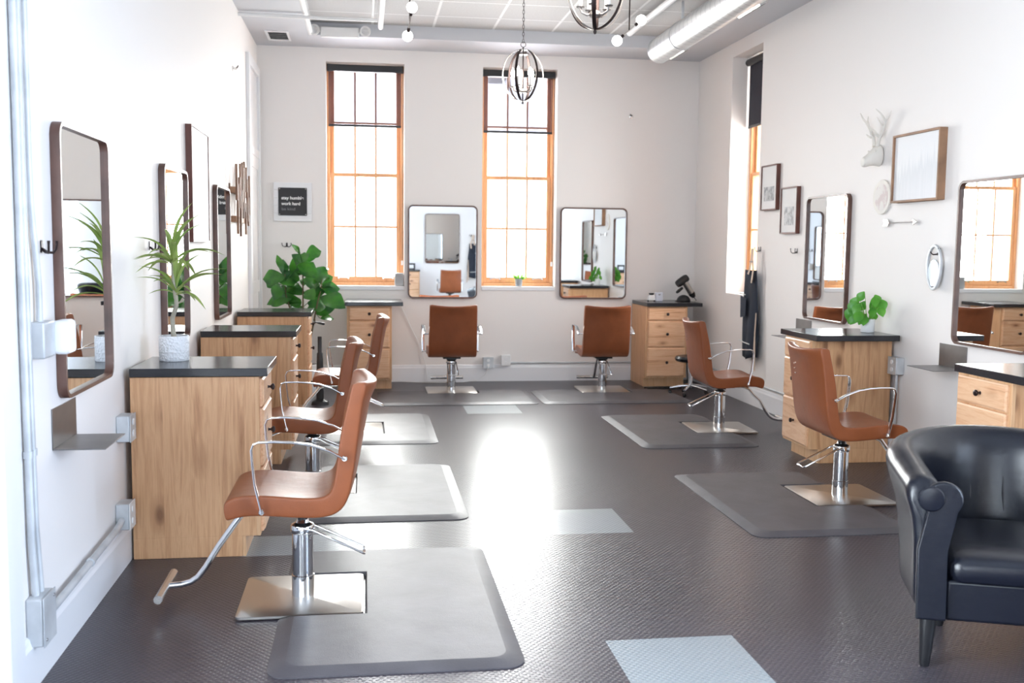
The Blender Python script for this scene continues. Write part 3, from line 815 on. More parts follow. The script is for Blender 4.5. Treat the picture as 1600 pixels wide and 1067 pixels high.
FIG = [((0.488, 10.35, 1.399), (0.42, 10.25, 1.487), 0.027), ((0.537, 10.475, 1.391), (0.67, 10.525, 1.427), 0.099), ((0.491, 10.6, 1.299), (0.402, 10.55, 1.385), 0.063), ((0.51, 10.412, 1.302), (0.52, 10.512, 1.406), 0.09), ((0.51, 10.538, 1.316), (0.627, 10.538, 1.371), 0.027), ((0.399, 10.35, 1.203), (0.419, 10.25, 1.343), 0.036), ((0.314, 10.475, 1.214), (0.254, 10.525, 1.372), 0.036), ((0.32, 10.6, 1.179), (0.306, 10.55, 1.329), 0.054), ((0.334, 10.412, 1.169), (0.131, 10.512, 1.149), 0.108), ((0.224, 10.538, 1.133), (0.155, 10.538, 1.07), 0.081), ((0.52, 10.35, 1.188), (0.609, 10.25, 1.31), 0.144), ((0.582, 10.475, 1.231), (0.742, 10.525, 1.161), 0.117), ((0.669, 10.6, 1.102), (0.784, 10.55, 1.168), 0.09), ((0.509, 10.412, 1.147), (0.657, 10.512, 1.066), 0.099), ((0.686, 10.538, 1.042), (0.85, 10.538, 1.05), 0.09), ((0.686, 10.35, 0.98), (0.902, 10.25, 0.886), 0.135), ((0.549, 10.475, 0.91), (0.709, 10.525, 0.868), 0.117), ((0.62, 10.6, 0.8), (0.798, 10.55, 0.851), 0.09), ((0.28, 10.412, 1.115), (0.441, 10.512, 1.104), 0.072), ((0.285, 10.538, 1.071), (0.5, 10.538, 1.009), 0.09), ((0.277, 10.35, 1.109), (0.247, 10.25, 0.968), 0.081), ((0.274, 10.475, 1.042), (0.392, 10.525, 0.954), 0.117), ((0.341, 10.6, 0.974), (0.163, 10.55, 0.897), 0.063), ((0.393, 10.412, 0.952), (0.208, 10.512, 0.884), 0.054), ((0.415, 10.538, 0.969), (0.453, 10.538, 0.867), 0.072), ((0.542, 10.35, 1.041), (0.622, 10.25, 0.969), 0.09), ((0.429, 10.475, 1.23), (0.409, 10.525, 1.111), 0.063), ((0.421, 10.6, 1.227), (0.532, 10.55, 1.237), 0.054), ((0.646, 10.412, 1.078), (0.672, 10.512, 0.98), 0.063), ((0.362, 10.538, 1.134), (0.317, 10.538, 1.228), 0.072)]
def fig():
    o = Vector((.505, 10.45, 0))
    t = thing('fiddle_leaf_fig', 'fiddle-leaf fig with large green leaves in the back left corner', 'plant', tuple(o))
    pot('plant_pot', 'white_ceramic', t, .12, .15, .30)
    st = MB(); st.tube([(0, 0, .28), (-.01, 0, .6), (0, 0, .87), (.002, 0, 1.15), (-.005, .0, 1.33)], [.013, .011, .009, .007, .004], 8)
    st.tube([(.02, .02, .28), (.10, .01, .7), (.146, 0, .93), (.176, 0, 1.04), (.19, 0, 1.15)], [.011, .009, .007, .006, .004], 8)
    st.tube([(-.02, -.01, .28), (-.10, 0, .75), (-.17, .02, 1.0), (-.175, .0, 1.2)], [.011, .009, .006, .004], 8)
    st.build('stem', 'stem_brown', t)
    m = MB(); rnd = random.Random(5)
    for (b, tp, w) in FIG:
        bb = Vector(b)-o; tt = Vector(tp)-o
        leaf(m, bb, bb+(tt-bb)*1.12, w*1.35+.02, up=(rnd.uniform(-.3, .3), -.85, rnd.uniform(.1, .5)), curl=.10, fold=.18, wave=.05, n=8)
        # short leaf stalk back to the nearest stem
        xs = min((0, .165, -.16), key=lambda x: abs(x-bb.x)); z = max(.4, min(bb.z-.04, 1.3 if xs == 0 else 1.15))
        m.tube([(xs, 0, z), tuple(bb)], .0035, 5)
    # leaves low and to the back, seen round the edges
    for i in range(26):
        a = rnd.uniform(0, 2*PI); z = rnd.uniform(.70, 1.28); r = .06
        b = Vector((rnd.choice((0, .15, -.15))+.02*math.cos(a), r*math.sin(a)*.5+.05, z)); L = rnd.uniform(.13, .2)
        tp = b+Vector((math.cos(a)*L, abs(math.sin(a))*L, rnd.uniform(-.06, .08)))
        if tp.x > .30: tp.x = .30
        leaf(m, b, tp, L*.6, up=(0, -.6, .7), curl=.1, fold=.2, wave=.05)
    m.build('foliage', 'fig_leaf', t)
fig()

def pothos():
    t = thing('potted_pothos', 'small leafy pothos in a white pot on the right wall cabinet', 'plant', (4.695, 6.90, .9155))
    pot('plant_pot', 'white_ceramic', t, .045, .050, .095)
    rnd = random.Random(4); st = MB(); m = MB()
    # (dx toward the camera's right is -y/+x) tips given as (x, y, z) local
    tips = [(-.02, .03, .29), (.03, -.03, .27), (.045, -.09, .24), (.03, -.11, .19), (.0, -.05, .18), (-.05, .02, .20), (-.06, .06, .22), (-.07, .09, .17), (-.05, .10, .13), (-.06, .05, .12), (-.02, .0, .13), (.0, .06, .22), (.04, .02, .15), (-.03, -.03, .12), (.0, -.08, .26), (-.04, .075, .25), (.02, .0, .23), (-.06, -.02, .15)]
    for (x, y, z) in tips:
        b = Vector((x*.3, y*.3, .08)); tp = Vector((x, y, z))
        mid = (b+tp)/2+Vector((0, 0, .03)); st.tube([b, mid, tp], .0022, 5)
        L = rnd.uniform(.08, .10); dr = Vector((x, y, 0)).normalized() if (x or y) else Vector((1, 0, 0))
        leaf(m, tp, tp+dr*L*.5+Vector((-.01, -.01, -L*.85)), L*.75, up=(-.5, -.8, .35), curl=.08, fold=.2, shape='ovate', n=6)
    st.build('stem', 'grass_leaf', t); m.build('foliage', 'pothos_leaf', t)
pothos()
def sill_plant():
    t = thing('potted_grass', 'tiny green plant in a grey pot on the sill of the right-hand back window', 'plant', (2.822, D+.06, WZ0+.0105))
    pot('plant_pot', 'grey_pot', t, .034, .042, .085)
    m = MB(); rnd = random.Random(3)
    for i in range(46):
        a = rnd.uniform(0, 2*PI); e = rnd.uniform(.5, 1.4); L = rnd.uniform(.05, .10)
        b = Vector((.02*math.cos(a), .02*math.sin(a), .065))
        leaf(m, b, b+Vector((math.cos(a)*math.cos(e)*1.3, math.sin(a)*math.cos(e)*.5, math.sin(e)))*L, .011, up=(0, -1, .3), curl=.1, shape='strap', n=4)
    m.build('foliage', 'grass_leaf', t)
sill_plant()

# ================================================================== WALL HOOKS
def hook(label, loc, rz, mat='dark_metal', s=1.0, group='double coat hooks on the walls'):
    t = thing('wall_hook', label, 'hook', loc, rz, group)
    m = MB(); m.loft([[(x, -.0005, z) for x, z in rrect(.018, .045, .008, 4)], [(x, -.005, z) for x, z in rrect(.018, .045, .008, 4)]]); m.build('back_plate', mat, t)
    for sx in (-1, 1):
        m = MB(); pts = [(0, -.004, -.008), (sx*.008, -.018, -.020), (sx*.025, -.032, -.022), (sx*.042, -.038, -.012), (sx*.048, -.040, .006), (sx*.047, -.040, .020)]
        m.tube(pts, [.005, .005, .0045, .004, .004, .0055], 8); m.build('prong', mat, t)
    return t
hook('dark double coat hook left of the nearest left wall mirror', (0, 3.79, 1.485), R(90))
hook('dark double coat hook on the left wall among the dracaena leaf tips', (0, 5.62, 1.485), R(90))
hook('dark double coat hook on the back wall above the fiddle-leaf fig', (.292, D, 1.49), 0)
hook('chrome double coat hook on the right wall holding the denim apron strap', (W, 9.30, 1.50), R(-90), 'gunmetal')
hook('empty chrome double coat hook beside the far right wall mirror', (W, 8.47, 1.49), R(-90), 'gunmetal')
hook('dark double coat hook carrying the oval hand mirror', (W, 6.235, 1.50), R(-90))
def peg(label, loc, rz):
    t = thing('wall_bracket', label, 'bracket', loc, rz)
    m = MB(); m.lathe([(0, 0), (.022, 0), (.022, .006), (.010, .010), (.010, .035), (0, .036)], seg=16, axis='Y'); m.build('peg_base', 'bright_metal', t)
    m = MB(); m.tube([(0, -.03, 0), (-.012, -.045, .012), (-.024, -.05, .02)], .006, 8); m.build('peg_tip', 'gunmetal', t)
peg('small metal bracket high on the left wall near the far door', (0, 9.214, 2.994), R(90))
peg('small metal bracket high on the back wall right of the chandelier window', (4.055, D, 2.95), 0)

# ================================================================== LEFT WALL ART
t = thing('framed_canvas', 'white canvas in a deep brown frame, high between two left wall mirrors', 'picture', (0, 7.14, 1.508), R(90))
m = MB(); w_, h_ = .72, .742
for (a, b, c, d_) in ((-w_/2, -w_/2+.014, 0, h_), (w_/2-.014, w_/2, 0, h_), (-w_/2+.014, w_/2-.014, 0, .010), (-w_/2+.014, w_/2-.014, h_-.010, h_)): m.box(a, b, -.040, 0, c, d_)
m.build('picture_frame', 'brown_wood_frame', t, bevel=.002)
m = MB(); m.box(-w_/2+.014, w_/2-.014, -.034, -.004, .010, h_-.010); m.build('canvas', 'sign_white', t, smooth=False)

t = thing('stick_wall_art', 'abstract wall art of vertical wooden sticks on two cross bars', 'wall art', (0, 9.33, 1.56), R(90))
for (z, x0, x1) in ((.36, -.50, .55), (.12, -.46, .42)):
    m = MB(); m.box(x0, x1, -.055, -.010, z, z+.05); m.build('cross_bar', 'rustic_wood', t, bevel=.002)
rnd = random.Random(2)
for i, (x, z0, z1) in enumerate(((-.47, .30, .60), (-.40, .02, .44), (-.29, .24, .50), (-.21, .0, .62), (-.12, .16, .40), (-.07, .30, .64), (.01, .16, .60), (.08, .22, .66), (.17, .02, .30), (.22, .40, .62), (.30, .14, .52), (.38, .10, .36), (.47, .20, .56))):
    m = MB(); m.box(x-.013, x+.013, -.073, -.0551, z0, z1); m.build('stick', 'stick_wood', t, bevel=.0015)
m = MB(); m.box(-.48, -.44, -.010, -.0005, .10, .44); m.box(.36, .40, -.010, -.0005, .10, .44); m.build('hanging_strip', 'stick_wood', t)

t = thing('lettered_sign', 'black letter sign on white planks reading stay humble, work hard, be kind', 'sign', (.359, D, 1.741))
m = MB()
for i in range(5): m.box(-.2, .2, -.018, -.0005, i*.0826, i*.0826+.080)
m.box(-.2, .2, -.010, -.0006, 0, .41); m.build('plank_backing', 'trim_paint', t, bevel=.002)
m = MB(); m.loft([[(x, -.0185, z) for x, z in rrect(.300, .296, .008, 4, 0, .208)], [(x, -.024, z) for x, z in rrect(.300, .296, .008, 4, 0, .208)]]); bd = m.build('black_board', 'sign_black', t, smooth=False)
def letter_line(s, size, mat, z, bold, width, x=-.118):
    o = text_mesh(s, size, 'lettering', mat, bd, (x, -.0245, z), (R(90), 0, 0), bold)
    k = width/(max(v.co.x for v in o.data.vertices)-min(v.co.x for v in o.data.vertices))
    for v in o.data.vertices: v.co.x *= k
letter_line('stay humble', .046, 'sign_white', .232, .0012, .232)
letter_line('work hard', .046, 'sign_white', .172, .0012, .198)
letter_line('be kind', .042, 'sign_grey', .116, .0, .140)
for (x, z) in ((-.137, .073), (.137, .073), (-.137, .343), (.137, .343)):
    m = MB(); m.lathe([(0, 0), (.006, 0), (.005, .002), (0, .003)], (x, -.024, z), 10, 'Y'); m.build('screw', 'bright_metal', bd)

# ================================================================== RIGHT WALL ART
def photo(label, loc, w_, h_, px, pz, pw, ph):
    t = thing('framed_photo', label, 'picture', loc, R(-90), 'small framed prints on the right wall')
    m = MB(); b = .012
    for (a, c, e, f) in ((-w_/2, -w_/2+b, 0, h_), (w_/2-b, w_/2, 0, h_), (-w_/2+b, w_/2-b, 0, b), (-w_/2+b, w_/2-b, h_-b, h_)): m.box(a, c, -.038, 0, e, f)
    m.build('picture_frame', 'brown_wood_frame', t, bevel=.002)
    m = MB(); m.box(-w_/2+b, w_/2-b, -.028, -.003, b, h_-b); c = m.build('mount_board', 'paper', t, smooth=False)
    m = MB(); m.box(px-pw/2, px+pw/2, -.0288, -.0281, pz, pz+ph); m.build('print', 'grey_photo_print', c, smooth=False)
photo('brown framed print nearest the right wall window', (W, 9.075, 1.857), .37, .412, 0, .085, .24, .13)
photo('brown framed print hanging lower, next to the far right wall mirror', (W, 8.61, 1.638), .35, .405, 0, .075, .20, .16)

def deer():
    t = thing('deer_head', 'white faux deer head with antlers on the right wall', 'wall decoration', (W, 7.06, 2.13), R(-90))
    m = MB(); sec = []
    # neck/back plate -> head -> muzzle, running out of the wall (-y) and down
    def ell(cx, cy, cz, rx, rz_, tilt, n=16):
        return [(cx+rx*math.cos(2*PI*k/n), cy+rz_*math.sin(2*PI*k/n)*math.sin(tilt), cz+rz_*math.sin(2*PI*k/n)*math.cos(tilt)) for k in range(n)]
    for (cy, cz, rx, rz_, ti) in ((-.001, .055, .056, .085, 0), (-.03, .056, .053, .080, 0), (-.06, .050, .049, .070, 0), (-.085, .036, .044, .057, 0), (-.11, .018, .040, .046, 0), (-.132, .008, .040, .041, 0), (-.145, .005, .036, .036, 0), (-.150, .004, .020, .020, 0)):
        sec.append(ell(0, cy, cz, rx, rz_, ti))
    m.loft(sec); m.build('head', 'plaster_white', t, sub=1)
    for sx in (-1, 1):
        m = MB(); beam = [(sx*.022, -.05, .12), (sx*.045, -.045, .180), (sx*.095, -.04, .235), (sx*.130, -.05, .285), (sx*.135, -.09, .335), (sx*.115, -.12, .370)]
        m.tube(beam, [.014, .013, .012, .010, .007, .002], 8)
        for (i, tp) in ((1, (sx*.020, -.10, .255)), (2, (sx*.065, -.085, .320)), (3, (sx*.170, -.03, .355)), (1, (sx*.05, -.10, .21))):
            b = Vector(beam[i]); tp = Vector(tp); m.tube([b, (b+tp)/2+Vector((sx*.006, 0, -.004)), tp], [.008, .006, .002], 7)
        m.build('antler', 'plaster_white', t)
        m = MB(); m.ball((sx*.048, -.078, .085), .008, 10, 6); m.build('eye', 'plaster_white', t)
deer()
t = thing('round_plaque', 'round white wood plaque with a faint pink map, under the deer head', 'wall decoration', (W, 7.01, 1.885), R(-90))
m = MB(); m.lathe([(0, 0), (.122, 0), (.125, .003), (.125, .013), (.122, .016), (0, .016)], seg=40, axis='Y'); m.build('wood_disc', 'plaster_white', t)
tt = NT('faint_map'); tt.link(tt.ramp(tt.noise(tt.coords(), 14, 4), [(.48, (.80, .76, .72)), (.56, (.70, .60, .58))]), tt.b.inputs['Base Color']); tt.set(Roughness=.7); MAT['faint_map'] = tt.m
m = MB(); m.lathe([(0, .0165), (.095, .0165), (.095, .0170), (0, .0170)], seg=32, axis='Y'); m.build('map_print', 'faint_map', t)

t = thing('tree_print', 'misty tree print in a thick rustic wood frame on the right wall', 'picture', (W, 6.51, 1.833), R(-90))
w_, h_ = .60, .463; m = MB()
for (a, c, e, f) in ((-w_/2, -w_/2+.016, 0, h_), (w_/2-.016, w_/2, 0, h_), (-w_/2+.016, w_/2-.016, 0, .014), (-w_/2+.016, w_/2-.016, h_-.014, h_)): m.box(a, c, -.055, 0, e, f)
m.build('picture_frame', 'rustic_wood', t, bevel=.002)
m = MB(); m.box(-w_/2+.016, w_/2-.016, -.040, -.004, .014-h_/2, h_/2-.014); m.build('print', 'misty_tree_print', t, loc=(0, 0, h_/2), smooth=False)

t = thing('metal_arrow', 'small pewter arrow below the tree print', 'wall decoration', (W, 6.73, 1.697), R(-90))
m = MB(); m.tube([(-.21, -.018, 0), (.18, -.018, 0)], .004, 8); m.build('shaft', 'bright_metal', t)
m = MB(); m.prism([(.235, 0), (.175, .022), (.185, .0), (.175, -.022)], -.024, -.012, 'Y'); m.build('arrowhead', 'bright_metal', t, bevel=.002)
m = MB(); m.prism([(-.235, .026), (-.165, .026), (-.145, .0), (-.165, -.026), (-.235, -.026), (-.215, 0)], -.022, -.014, 'Y'); m.build('fletching', 'bright_metal', t, bevel=.002)
m = MB(); m.tube([(0, 0, 0), (0, -.016, 0)], .004, 8); m.build('wall_stud', 'bright_metal', t)

t = thing('hand_mirror', 'oval grey-rimmed hand mirror hanging from a hook', 'hand mirror', (W-.036, 6.235, 1.250), R(-90))
def oval(rx, rz_, cz, y, n=36): return [(rx*math.cos(2*PI*k/n), y, cz+rz_*math.sin(2*PI*k/n)) for k in range(n)]
m = MB()
o1, i1 = (.078, .125, .125), (.062, .108, .128)
m.tube([(.078*math.cos(R(a))*(1.0), 0, .155+(.13 if math.sin(R(a)) > 0 else .15)*math.sin(R(a))) for a in range(0, 360, 10)], .01, 10, flat=(.009, .010), up=(0, 1, 0), close=True)
m.build('rim', 'galvanized', t)
m = MB(); m.loft([oval(.070, .092, .105, .004), oval(.070, .092, .105, -.003)]); m.build('mirror_back', 'galvanized', t)
m = MB(); m.loft([oval(.066, .088, .105, -.0035), oval(.066, .088, .105, -.0045)]); m.build('mirror_pane', 'mirror_glass', t, smooth=False)

# apron --------------------------------------------------------------
def apron():
    t = thing('denim_apron', 'dark denim apron with leather straps hanging below the right wall window', 'apron', (W-.045, 9.33, 0), R(-90))
    rnd = random.Random(8); m = MB(); n = 13; rows = []
    # local x = along the wall (positive toward the camera), y = out of the wall (negative)
    for i in range(19):
        z = 1.30-.84*i/18; q = i/18; r = []
        half = .070+.105*min(1, q*2.2) if q < .45 else .175
        x0 = -.20 if q > .2 else -.20+.0*q; x1 = x0+.30+.05*min(1, q*1.5)
        for k in range(n):
            u = k/(n-1); x = x0+(x1-x0)*u
            y = -.012-.022*math.sin(u*PI)-.016*math.sin(u*9+q*3)*(.3+q*.7)
            r.append((x, y, z-(.02*math.sin(u*5))*(q)))
        rows.append(r)
    m.loft(rows, False, False); b = m.build('apron_body', 'denim', t, solid=.004)
    m = MB(); m.loft([[(x-.02*(1-j), -.058-.006*j, 1.06-.26*j) for x in (-.17, -.10, -.03)] for j in (0, .5, 1)], False, False); 
    m = MB(); m.prism([(-.17, 1.05), (-.02, 1.03), (-.03, .86), (-.16, .84)], -.066, -.060, 'Y'); m.build('pocket', 'denim', b, bevel=.002)
    for (x0, z0, x1, z1) in ((-.18, 1.075, -.04, 1.065), (-.18, .620, .08, .600)):
        m = MB(); m.tube([(x0, -.068 if z0 > 1 else -.060, z0), ((x0+x1)/2, -.070, (z0+z1)/2), (x1, -.068 if z0 > 1 else -.060, z1)], .006, 6); m.build('stitching', 'stitch', b)
    for (xa, xb) in ((.03, .07), (.0, -.02)):
        m = MB(); m.tube([(xa, -.03, 1.505), (xa+.002, -.034, 1.40), (xb, -.040, 1.30), (xb-.01, -.05, 1.18 if xb > 0 else 1.26)], .01, 8, flat=(.003, .018), up=(0, 1, 0)); s_ = m.build('neck_strap', 'strap_leather', t)
        m = MB(); m.box(xa-.022, xa+.022, -.042, -.030, 1.375, 1.385); m.build('buckle', 'gunmetal', s_)
    for (x, z) in ((.12, .40), (.155, .35)):
        m = MB(); m.tube([(.13, -.02, .90), (.125, -.025, .7), (x, -.028, z)], .01, 8, flat=(.003, .012), up=(0, 1, 0)); m.build('waist_strap', 'strap_leather', t)
apron()

# ================================================================== STEEL WALL SHELVES
def shelf(label, loc, rz, w_=.31, dp=.185, hgt=.15):
    t = thing('steel_wall_shelf', label, 'shelf', loc, rz, 'folded steel tool shelves under the wall mirrors')
    m = MB(); m.box(-w_/2, w_/2, -.004, -.0003, .004, hgt); m.build('back_plate', 'gunmetal', t, bevel=.001)
    m = MB(); m.box(-w_/2, w_/2, -dp, -.0003, 0, .004); m.build('shelf_plate', 'gunmetal', t, bevel=.001)
shelf('folded grey steel shelf under the nearest left wall mirror', (0, 4.0, .750), R(90))
shelf('folded grey steel shelf under the mirror at the right edge', (W, 6.025, .757), R(-90), dp=.225)
shelf('folded grey steel shelf peeking out behind the pothos cabinet', (W, 8.28, .757), R(-90), dp=.225)

# ================================================================== ELECTRICAL
def box_outlet(label, loc, rz, w_=.105, h_=.125, dp=.055, plate='galvanized', sockets=True, name='outlet_box'):
    t = thing(name, label, 'electrical outlet', loc, rz)
    m = MB(); m.box(-w_/2, w_/2, -dp, -.0003, 0, h_); m.build('steel_box', 'galvanized', t, bevel=.006)
    m = MB(); m.box(-w_/2-.002, w_/2+.002, -dp-.005, -dp-.0005, -.002, h_+.002); p = m.build('cover_plate', plate, t, bevel=.003)
    if sockets:
        for z in (h_*.28, h_*.72):
            m = MB(); m.loft([[(x, -dp-.0052, zz) for x, zz in rrect(.034, .030, .012, 5, 0, z)], [(x, -dp-.009, zz) for x, zz in rrect(.033, .029, .012, 5, 0, z)]]); m.build('socket', 'white_plastic', p)
    return t
box_outlet('steel outlet box on the left wall above the steel shelf level, beside the nearest cabinet', (0, 4.85, .595), R(90), w_=.11, h_=.12, dp=.06)
box_outlet('white-faced outlet box at the end of the low conduit by the nearest left cabinet', (0, 4.80, .200), R(90), w_=.11, h_=.12, dp=.06, plate='white_plastic')
box_outlet('grey steel outlet box on the back wall with a white cord plugged in', (2.475, D, .150), 0, w_=.115, h_=.12, plate='galvanized')
box_outlet('white-faced outlet box on the back wall where the long conduit starts', (2.672, D, .178), 0, w_=.10, h_=.115, plate='white_plastic')
box_outlet('steel outlet box on the right wall beside the pothos cabinet', (W, 6.665, .640), R(-90), w_=.11, h_=.12, dp=.06)
t = thing('junction_box', 'galvanized junction box low on the left wall where the conduits meet', 'junction box', (0, 3.565, .150), R(90))
m = MB(); m.box(-.065, .065, -.055, -.0003, 0, .165); m.build('steel_box', 'galvanized', t, bevel=.006)
m = MB(); m.box(-.067, .067, -.060, -.0555, -.002, .167); m.build('cover_plate', 'galvanized', t, bevel=.003)
for (x, z) in ((-.045, .02), (.045, .145)):
    m = MB(); m.lathe([(0, 0), (.006, 0), (.004, .003), (0, .003)], (x, -.060, z), 8, 'Y'); m.build('screw', 'gunmetal', t)
t = thing('thermostat_box', 'steel switch box with a white thermostat by the nearest left mirror', 'thermostat', (0, 3.70, 1.105), R(90))
m = MB(); m.box(-.065, .065, -.048, -.0003, 0, .125); m.build('steel_box', 'galvanized', t, bevel=.006)
m = MB(); m.box(.066, .128, -.045, -.0003, .006, .118); m.build('wall_plate', 'white_plastic', t, bevel=.004)
m = MB(); m.loft([[(.112+x, y, z+.062) for x, z in rrect(w1, h1, .018, 5)] for w1, h1, y in ((.105, .118, -.046), (.108, .120, -.052), (.108, .120, -.080), (.098, .110, -.090))]); th = m.build('thermostat', 'white_plastic', t)
m = MB(); m.box(.090, .135, -.0912, -.0903, .055, .095); m.build('display', 'lcd', th)
def conduit(label, pts, r, straps=(), mat='galvanized', cat='conduit', seg=12, name='conduit'):
    o = Vector(pts[0]); t = thing(name, label, cat, tuple(o))
    m = MB(); m.tube([Vector(p)-o for p in pts], r, seg); m.build('pipe', mat, t)
    for (p, ax) in straps:
        p = Vector(p)-o; m = MB(); d_ = {'X': (1, 0, 0), 'Y': (0, 1, 0), 'Z': (0, 0, 1)}[ax]; d_ = Vector(d_)*.011
        m.tube([p-d_, p+d_], r+.004, 12); m.build('coupling', mat, t)
    return t
conduit('thin conduit bending down from the ceiling to the thermostat box', [(.016, 3.635, H), (.016, 3.635, 1.75), (.016, 3.645, 1.60), (.018, 3.675, 1.45), (.02, 3.685, 1.36), (.02, 3.685, 1.23)], .011)
conduit('left of two thin conduits running down to the junction box', [(.016, 3.525, H), (.016, 3.525, 1.2), (.018, 3.532, .50), (.022, 3.545, .316)], .013, [((.017, 3.529, .80), 'Z')])
conduit('right of two thin conduits running down to the junction box', [(.016, 3.565, H), (.016, 3.565, 1.2), (.018, 3.575, .55), (.024, 3.590, .316)], .012, [((.017, 3.572, .80), 'Z')])
conduit('low conduit along the left wall from the junction box to the outlet', [(.028, 3.631, .210), (.028, 3.68, .213), (.034, 3.80, .222), (.036, 4.20, .232), (.036, 4.60, .240), (.032, 4.70, .245), (.030, 4.744, .246)], .014, [((.036, 4.18, .2315), 'Y')])
conduit('long thin conduit above the back wall baseboard', [(2.723, D-.014, .205), (4.75, D-.014, .203)], .010)
conduit('thin conduit above the right wall baseboard toward the corner', [(W-.014, D-.12, .215), (W-.014, 7.25, .215)], .010)
conduit('short conduit dropping from the right wall outlet box', [(W-.025, 6.665, .639), (W-.025, 6.665, .22)], .011)
m = MB(); m.tube([(2.475, D-.062, .19), (2.47, D-.085, .16), (2.44, D-.075, .08), (2.36, D-.055, .02), (2.2, D-.10, .006), (1.9, D-.13, .005), (1.6, D-.08, .006), (1.45, D-.045, .012)], .0045, 8)
tag(m.build('power_cord', 'cord_white'), 'thin white cord trailing from the back wall outlet along the floor', 'cord')
m = MB(); m.tube([(1.505, D-.02, .88), (1.53, D-.012, .80), (1.62, D-.010, .60), (1.72, D-.010, .40), (1.78, D-.022, .2), (1.80, D-.035, .02)], .003, 6)
tag(m.build('power_cord', 'cord_white'), 'thin white cord hanging down the back wall beside the left window cabinet', 'cord')

# ================================================================== THINGS ON THE CABINETS AND FLOOR
t = thing('hair_dryer', 'black and silver hair dryer resting in a stand on the corner cabinet', 'hair dryer', (4.60, 10.98, .9145))
# barrel axis from the stand up-left; head at the top end
m = MB()
def along(p0, p1, prof, seg=20):
    p0, p1 = Vector(p0), Vector(p1); ax = (p1-p0).normalized(); L = (p1-p0).length
    u = ax.orthogonal().normalized(); w = ax.cross(u)
    return [[p0+ax*(q*L)+(u*math.cos(2*PI*k/seg)+w*math.sin(2*PI*k/seg))*max(r, 1e-4) for k in range(seg)] for r, q in prof]
m.loft(along((.115, 0, .085), (.015, -.02, .225), [(0, 0), (.030, 0), (.034, .1), (.036, .6), (.034, 1), (0, 1)])); m.build('handle_body', 'brushed_steel', t)
m = MB(); m.loft(along((-.065, -.03, .185), (.055, -.01, .265), [(0, 0), (.036, 0), (.043, .15), (.046, .6), (.044, .85), (.036, 1.0), (0, 1.0)])); m.build('motor_head', 'black_plastic', t)
m = MB(); m.loft(along((.110, 0, .092), (.142, .005, .045), [(0, 0), (.036, 0), (.034, .5), (.020, 1), (0, 1)])); m.build('handle_end', 'black_plastic', t)
m = MB(); m.loft(along((.0, -.02, .150), (-.07, -.03, .095), [(0, 0), (.014, 0), (.018, .7), (.012, 1), (0, 1)])); m.build('nozzle', 'black_plastic', t)
m = MB(); m.tube([(.142, .005, .045), (.175, .02, .010), (.18, .05, .004)], .004, 8); m.build('cord', 'cord_black', t)
t = thing('dryer_stand', 'black domed stand under the hair dryer', 'stand', (4.625, 10.99, .9145))
m = MB(); m.lathe([(0, 0), (.075, 0), (.078, .006), (.070, .030), (.050, .055), (.020, .068), (0, .070)], seg=28); m.build('dome', 'black_plastic', t)
m = MB(); m.box(-.10, .06, -.06, -.0, 0, .007); m.build('foot', 'black_plastic', t, bevel=.003)
t = thing('timer', 'small white desk gadget with a black top on the corner cabinet', 'gadget', (4.245, 10.95, .9145))
m = MB(); m.loft([[(x, y*.5, z) for x, y in rrect(w1, w1, .012, 4)] for w1, z in ((.085, .012), (.088, .02), (.075, .055), (.060, .068))]); m.build('body', 'white_plastic', t)
m = MB(); m.loft([[(x, y*.5, z) for x, y in rrect(w1, w1, .008, 4)] for w1, z in ((.040, .0685), (.058, .085), (.052, .090))]); m.build('top_cap', 'black_plastic', t)
for x in (-.036, .036):
    m = MB(); m.lathe([(0, 0), (.009, 0), (.009, .012), (0, .012)], (x, 0, 0), 10); m.build('foot', 'black_plastic', t)
t = thing('card_box', 'small pale blue box with a dark mark on the corner cabinet', 'box', (4.335, 10.97, .9145))
m = MB(); m.box(-.040, .040, -.022, .022, 0, .098); m.build('carton', 'pale_plastic', t, bevel=.004)
m = MB(); m.prism([(-.018, .078), (.018, .078), (.0, .062)], -.0232, -.0226, 'Y'); m.build('mark', 'sign_grey', t)
t = thing('speaker', 'grey fabric cube speaker on the sill of the left back window', 'speaker', (1.492, D+.065, WZ0+.0105))
m = MB(); m.box(-.048, .048, -.045, .045, 0, .135); m.build('cabinet', 'stone_grey', t, bevel=.008)
m = MB(); m.box(-.044, .044, -.044, .044, .1352, .139); m.build('top_panel', 'white_plastic', t, bevel=.002)
m = MB(); pts = []
rnd = random.Random(21)
for i in range(44):
    a = i*.62; r_ = .12+.05*math.sin(i*1.3); pts.append((4.36+r_*2.2*math.cos(a)*.8, 10.53+.055*math.sin(a), .007+.004*(1+math.sin(i*2.1))))
m.tube([(4.66, 11.0, .87), (4.66, 10.98, .4), (4.655, 10.85, .03), (4.60, 10.62, .010)]+pts, .005, 6)
tag(m.build('power_cord', 'cord_black'), 'tangle of black cords on the floor in front of the corner cabinet', 'cord')
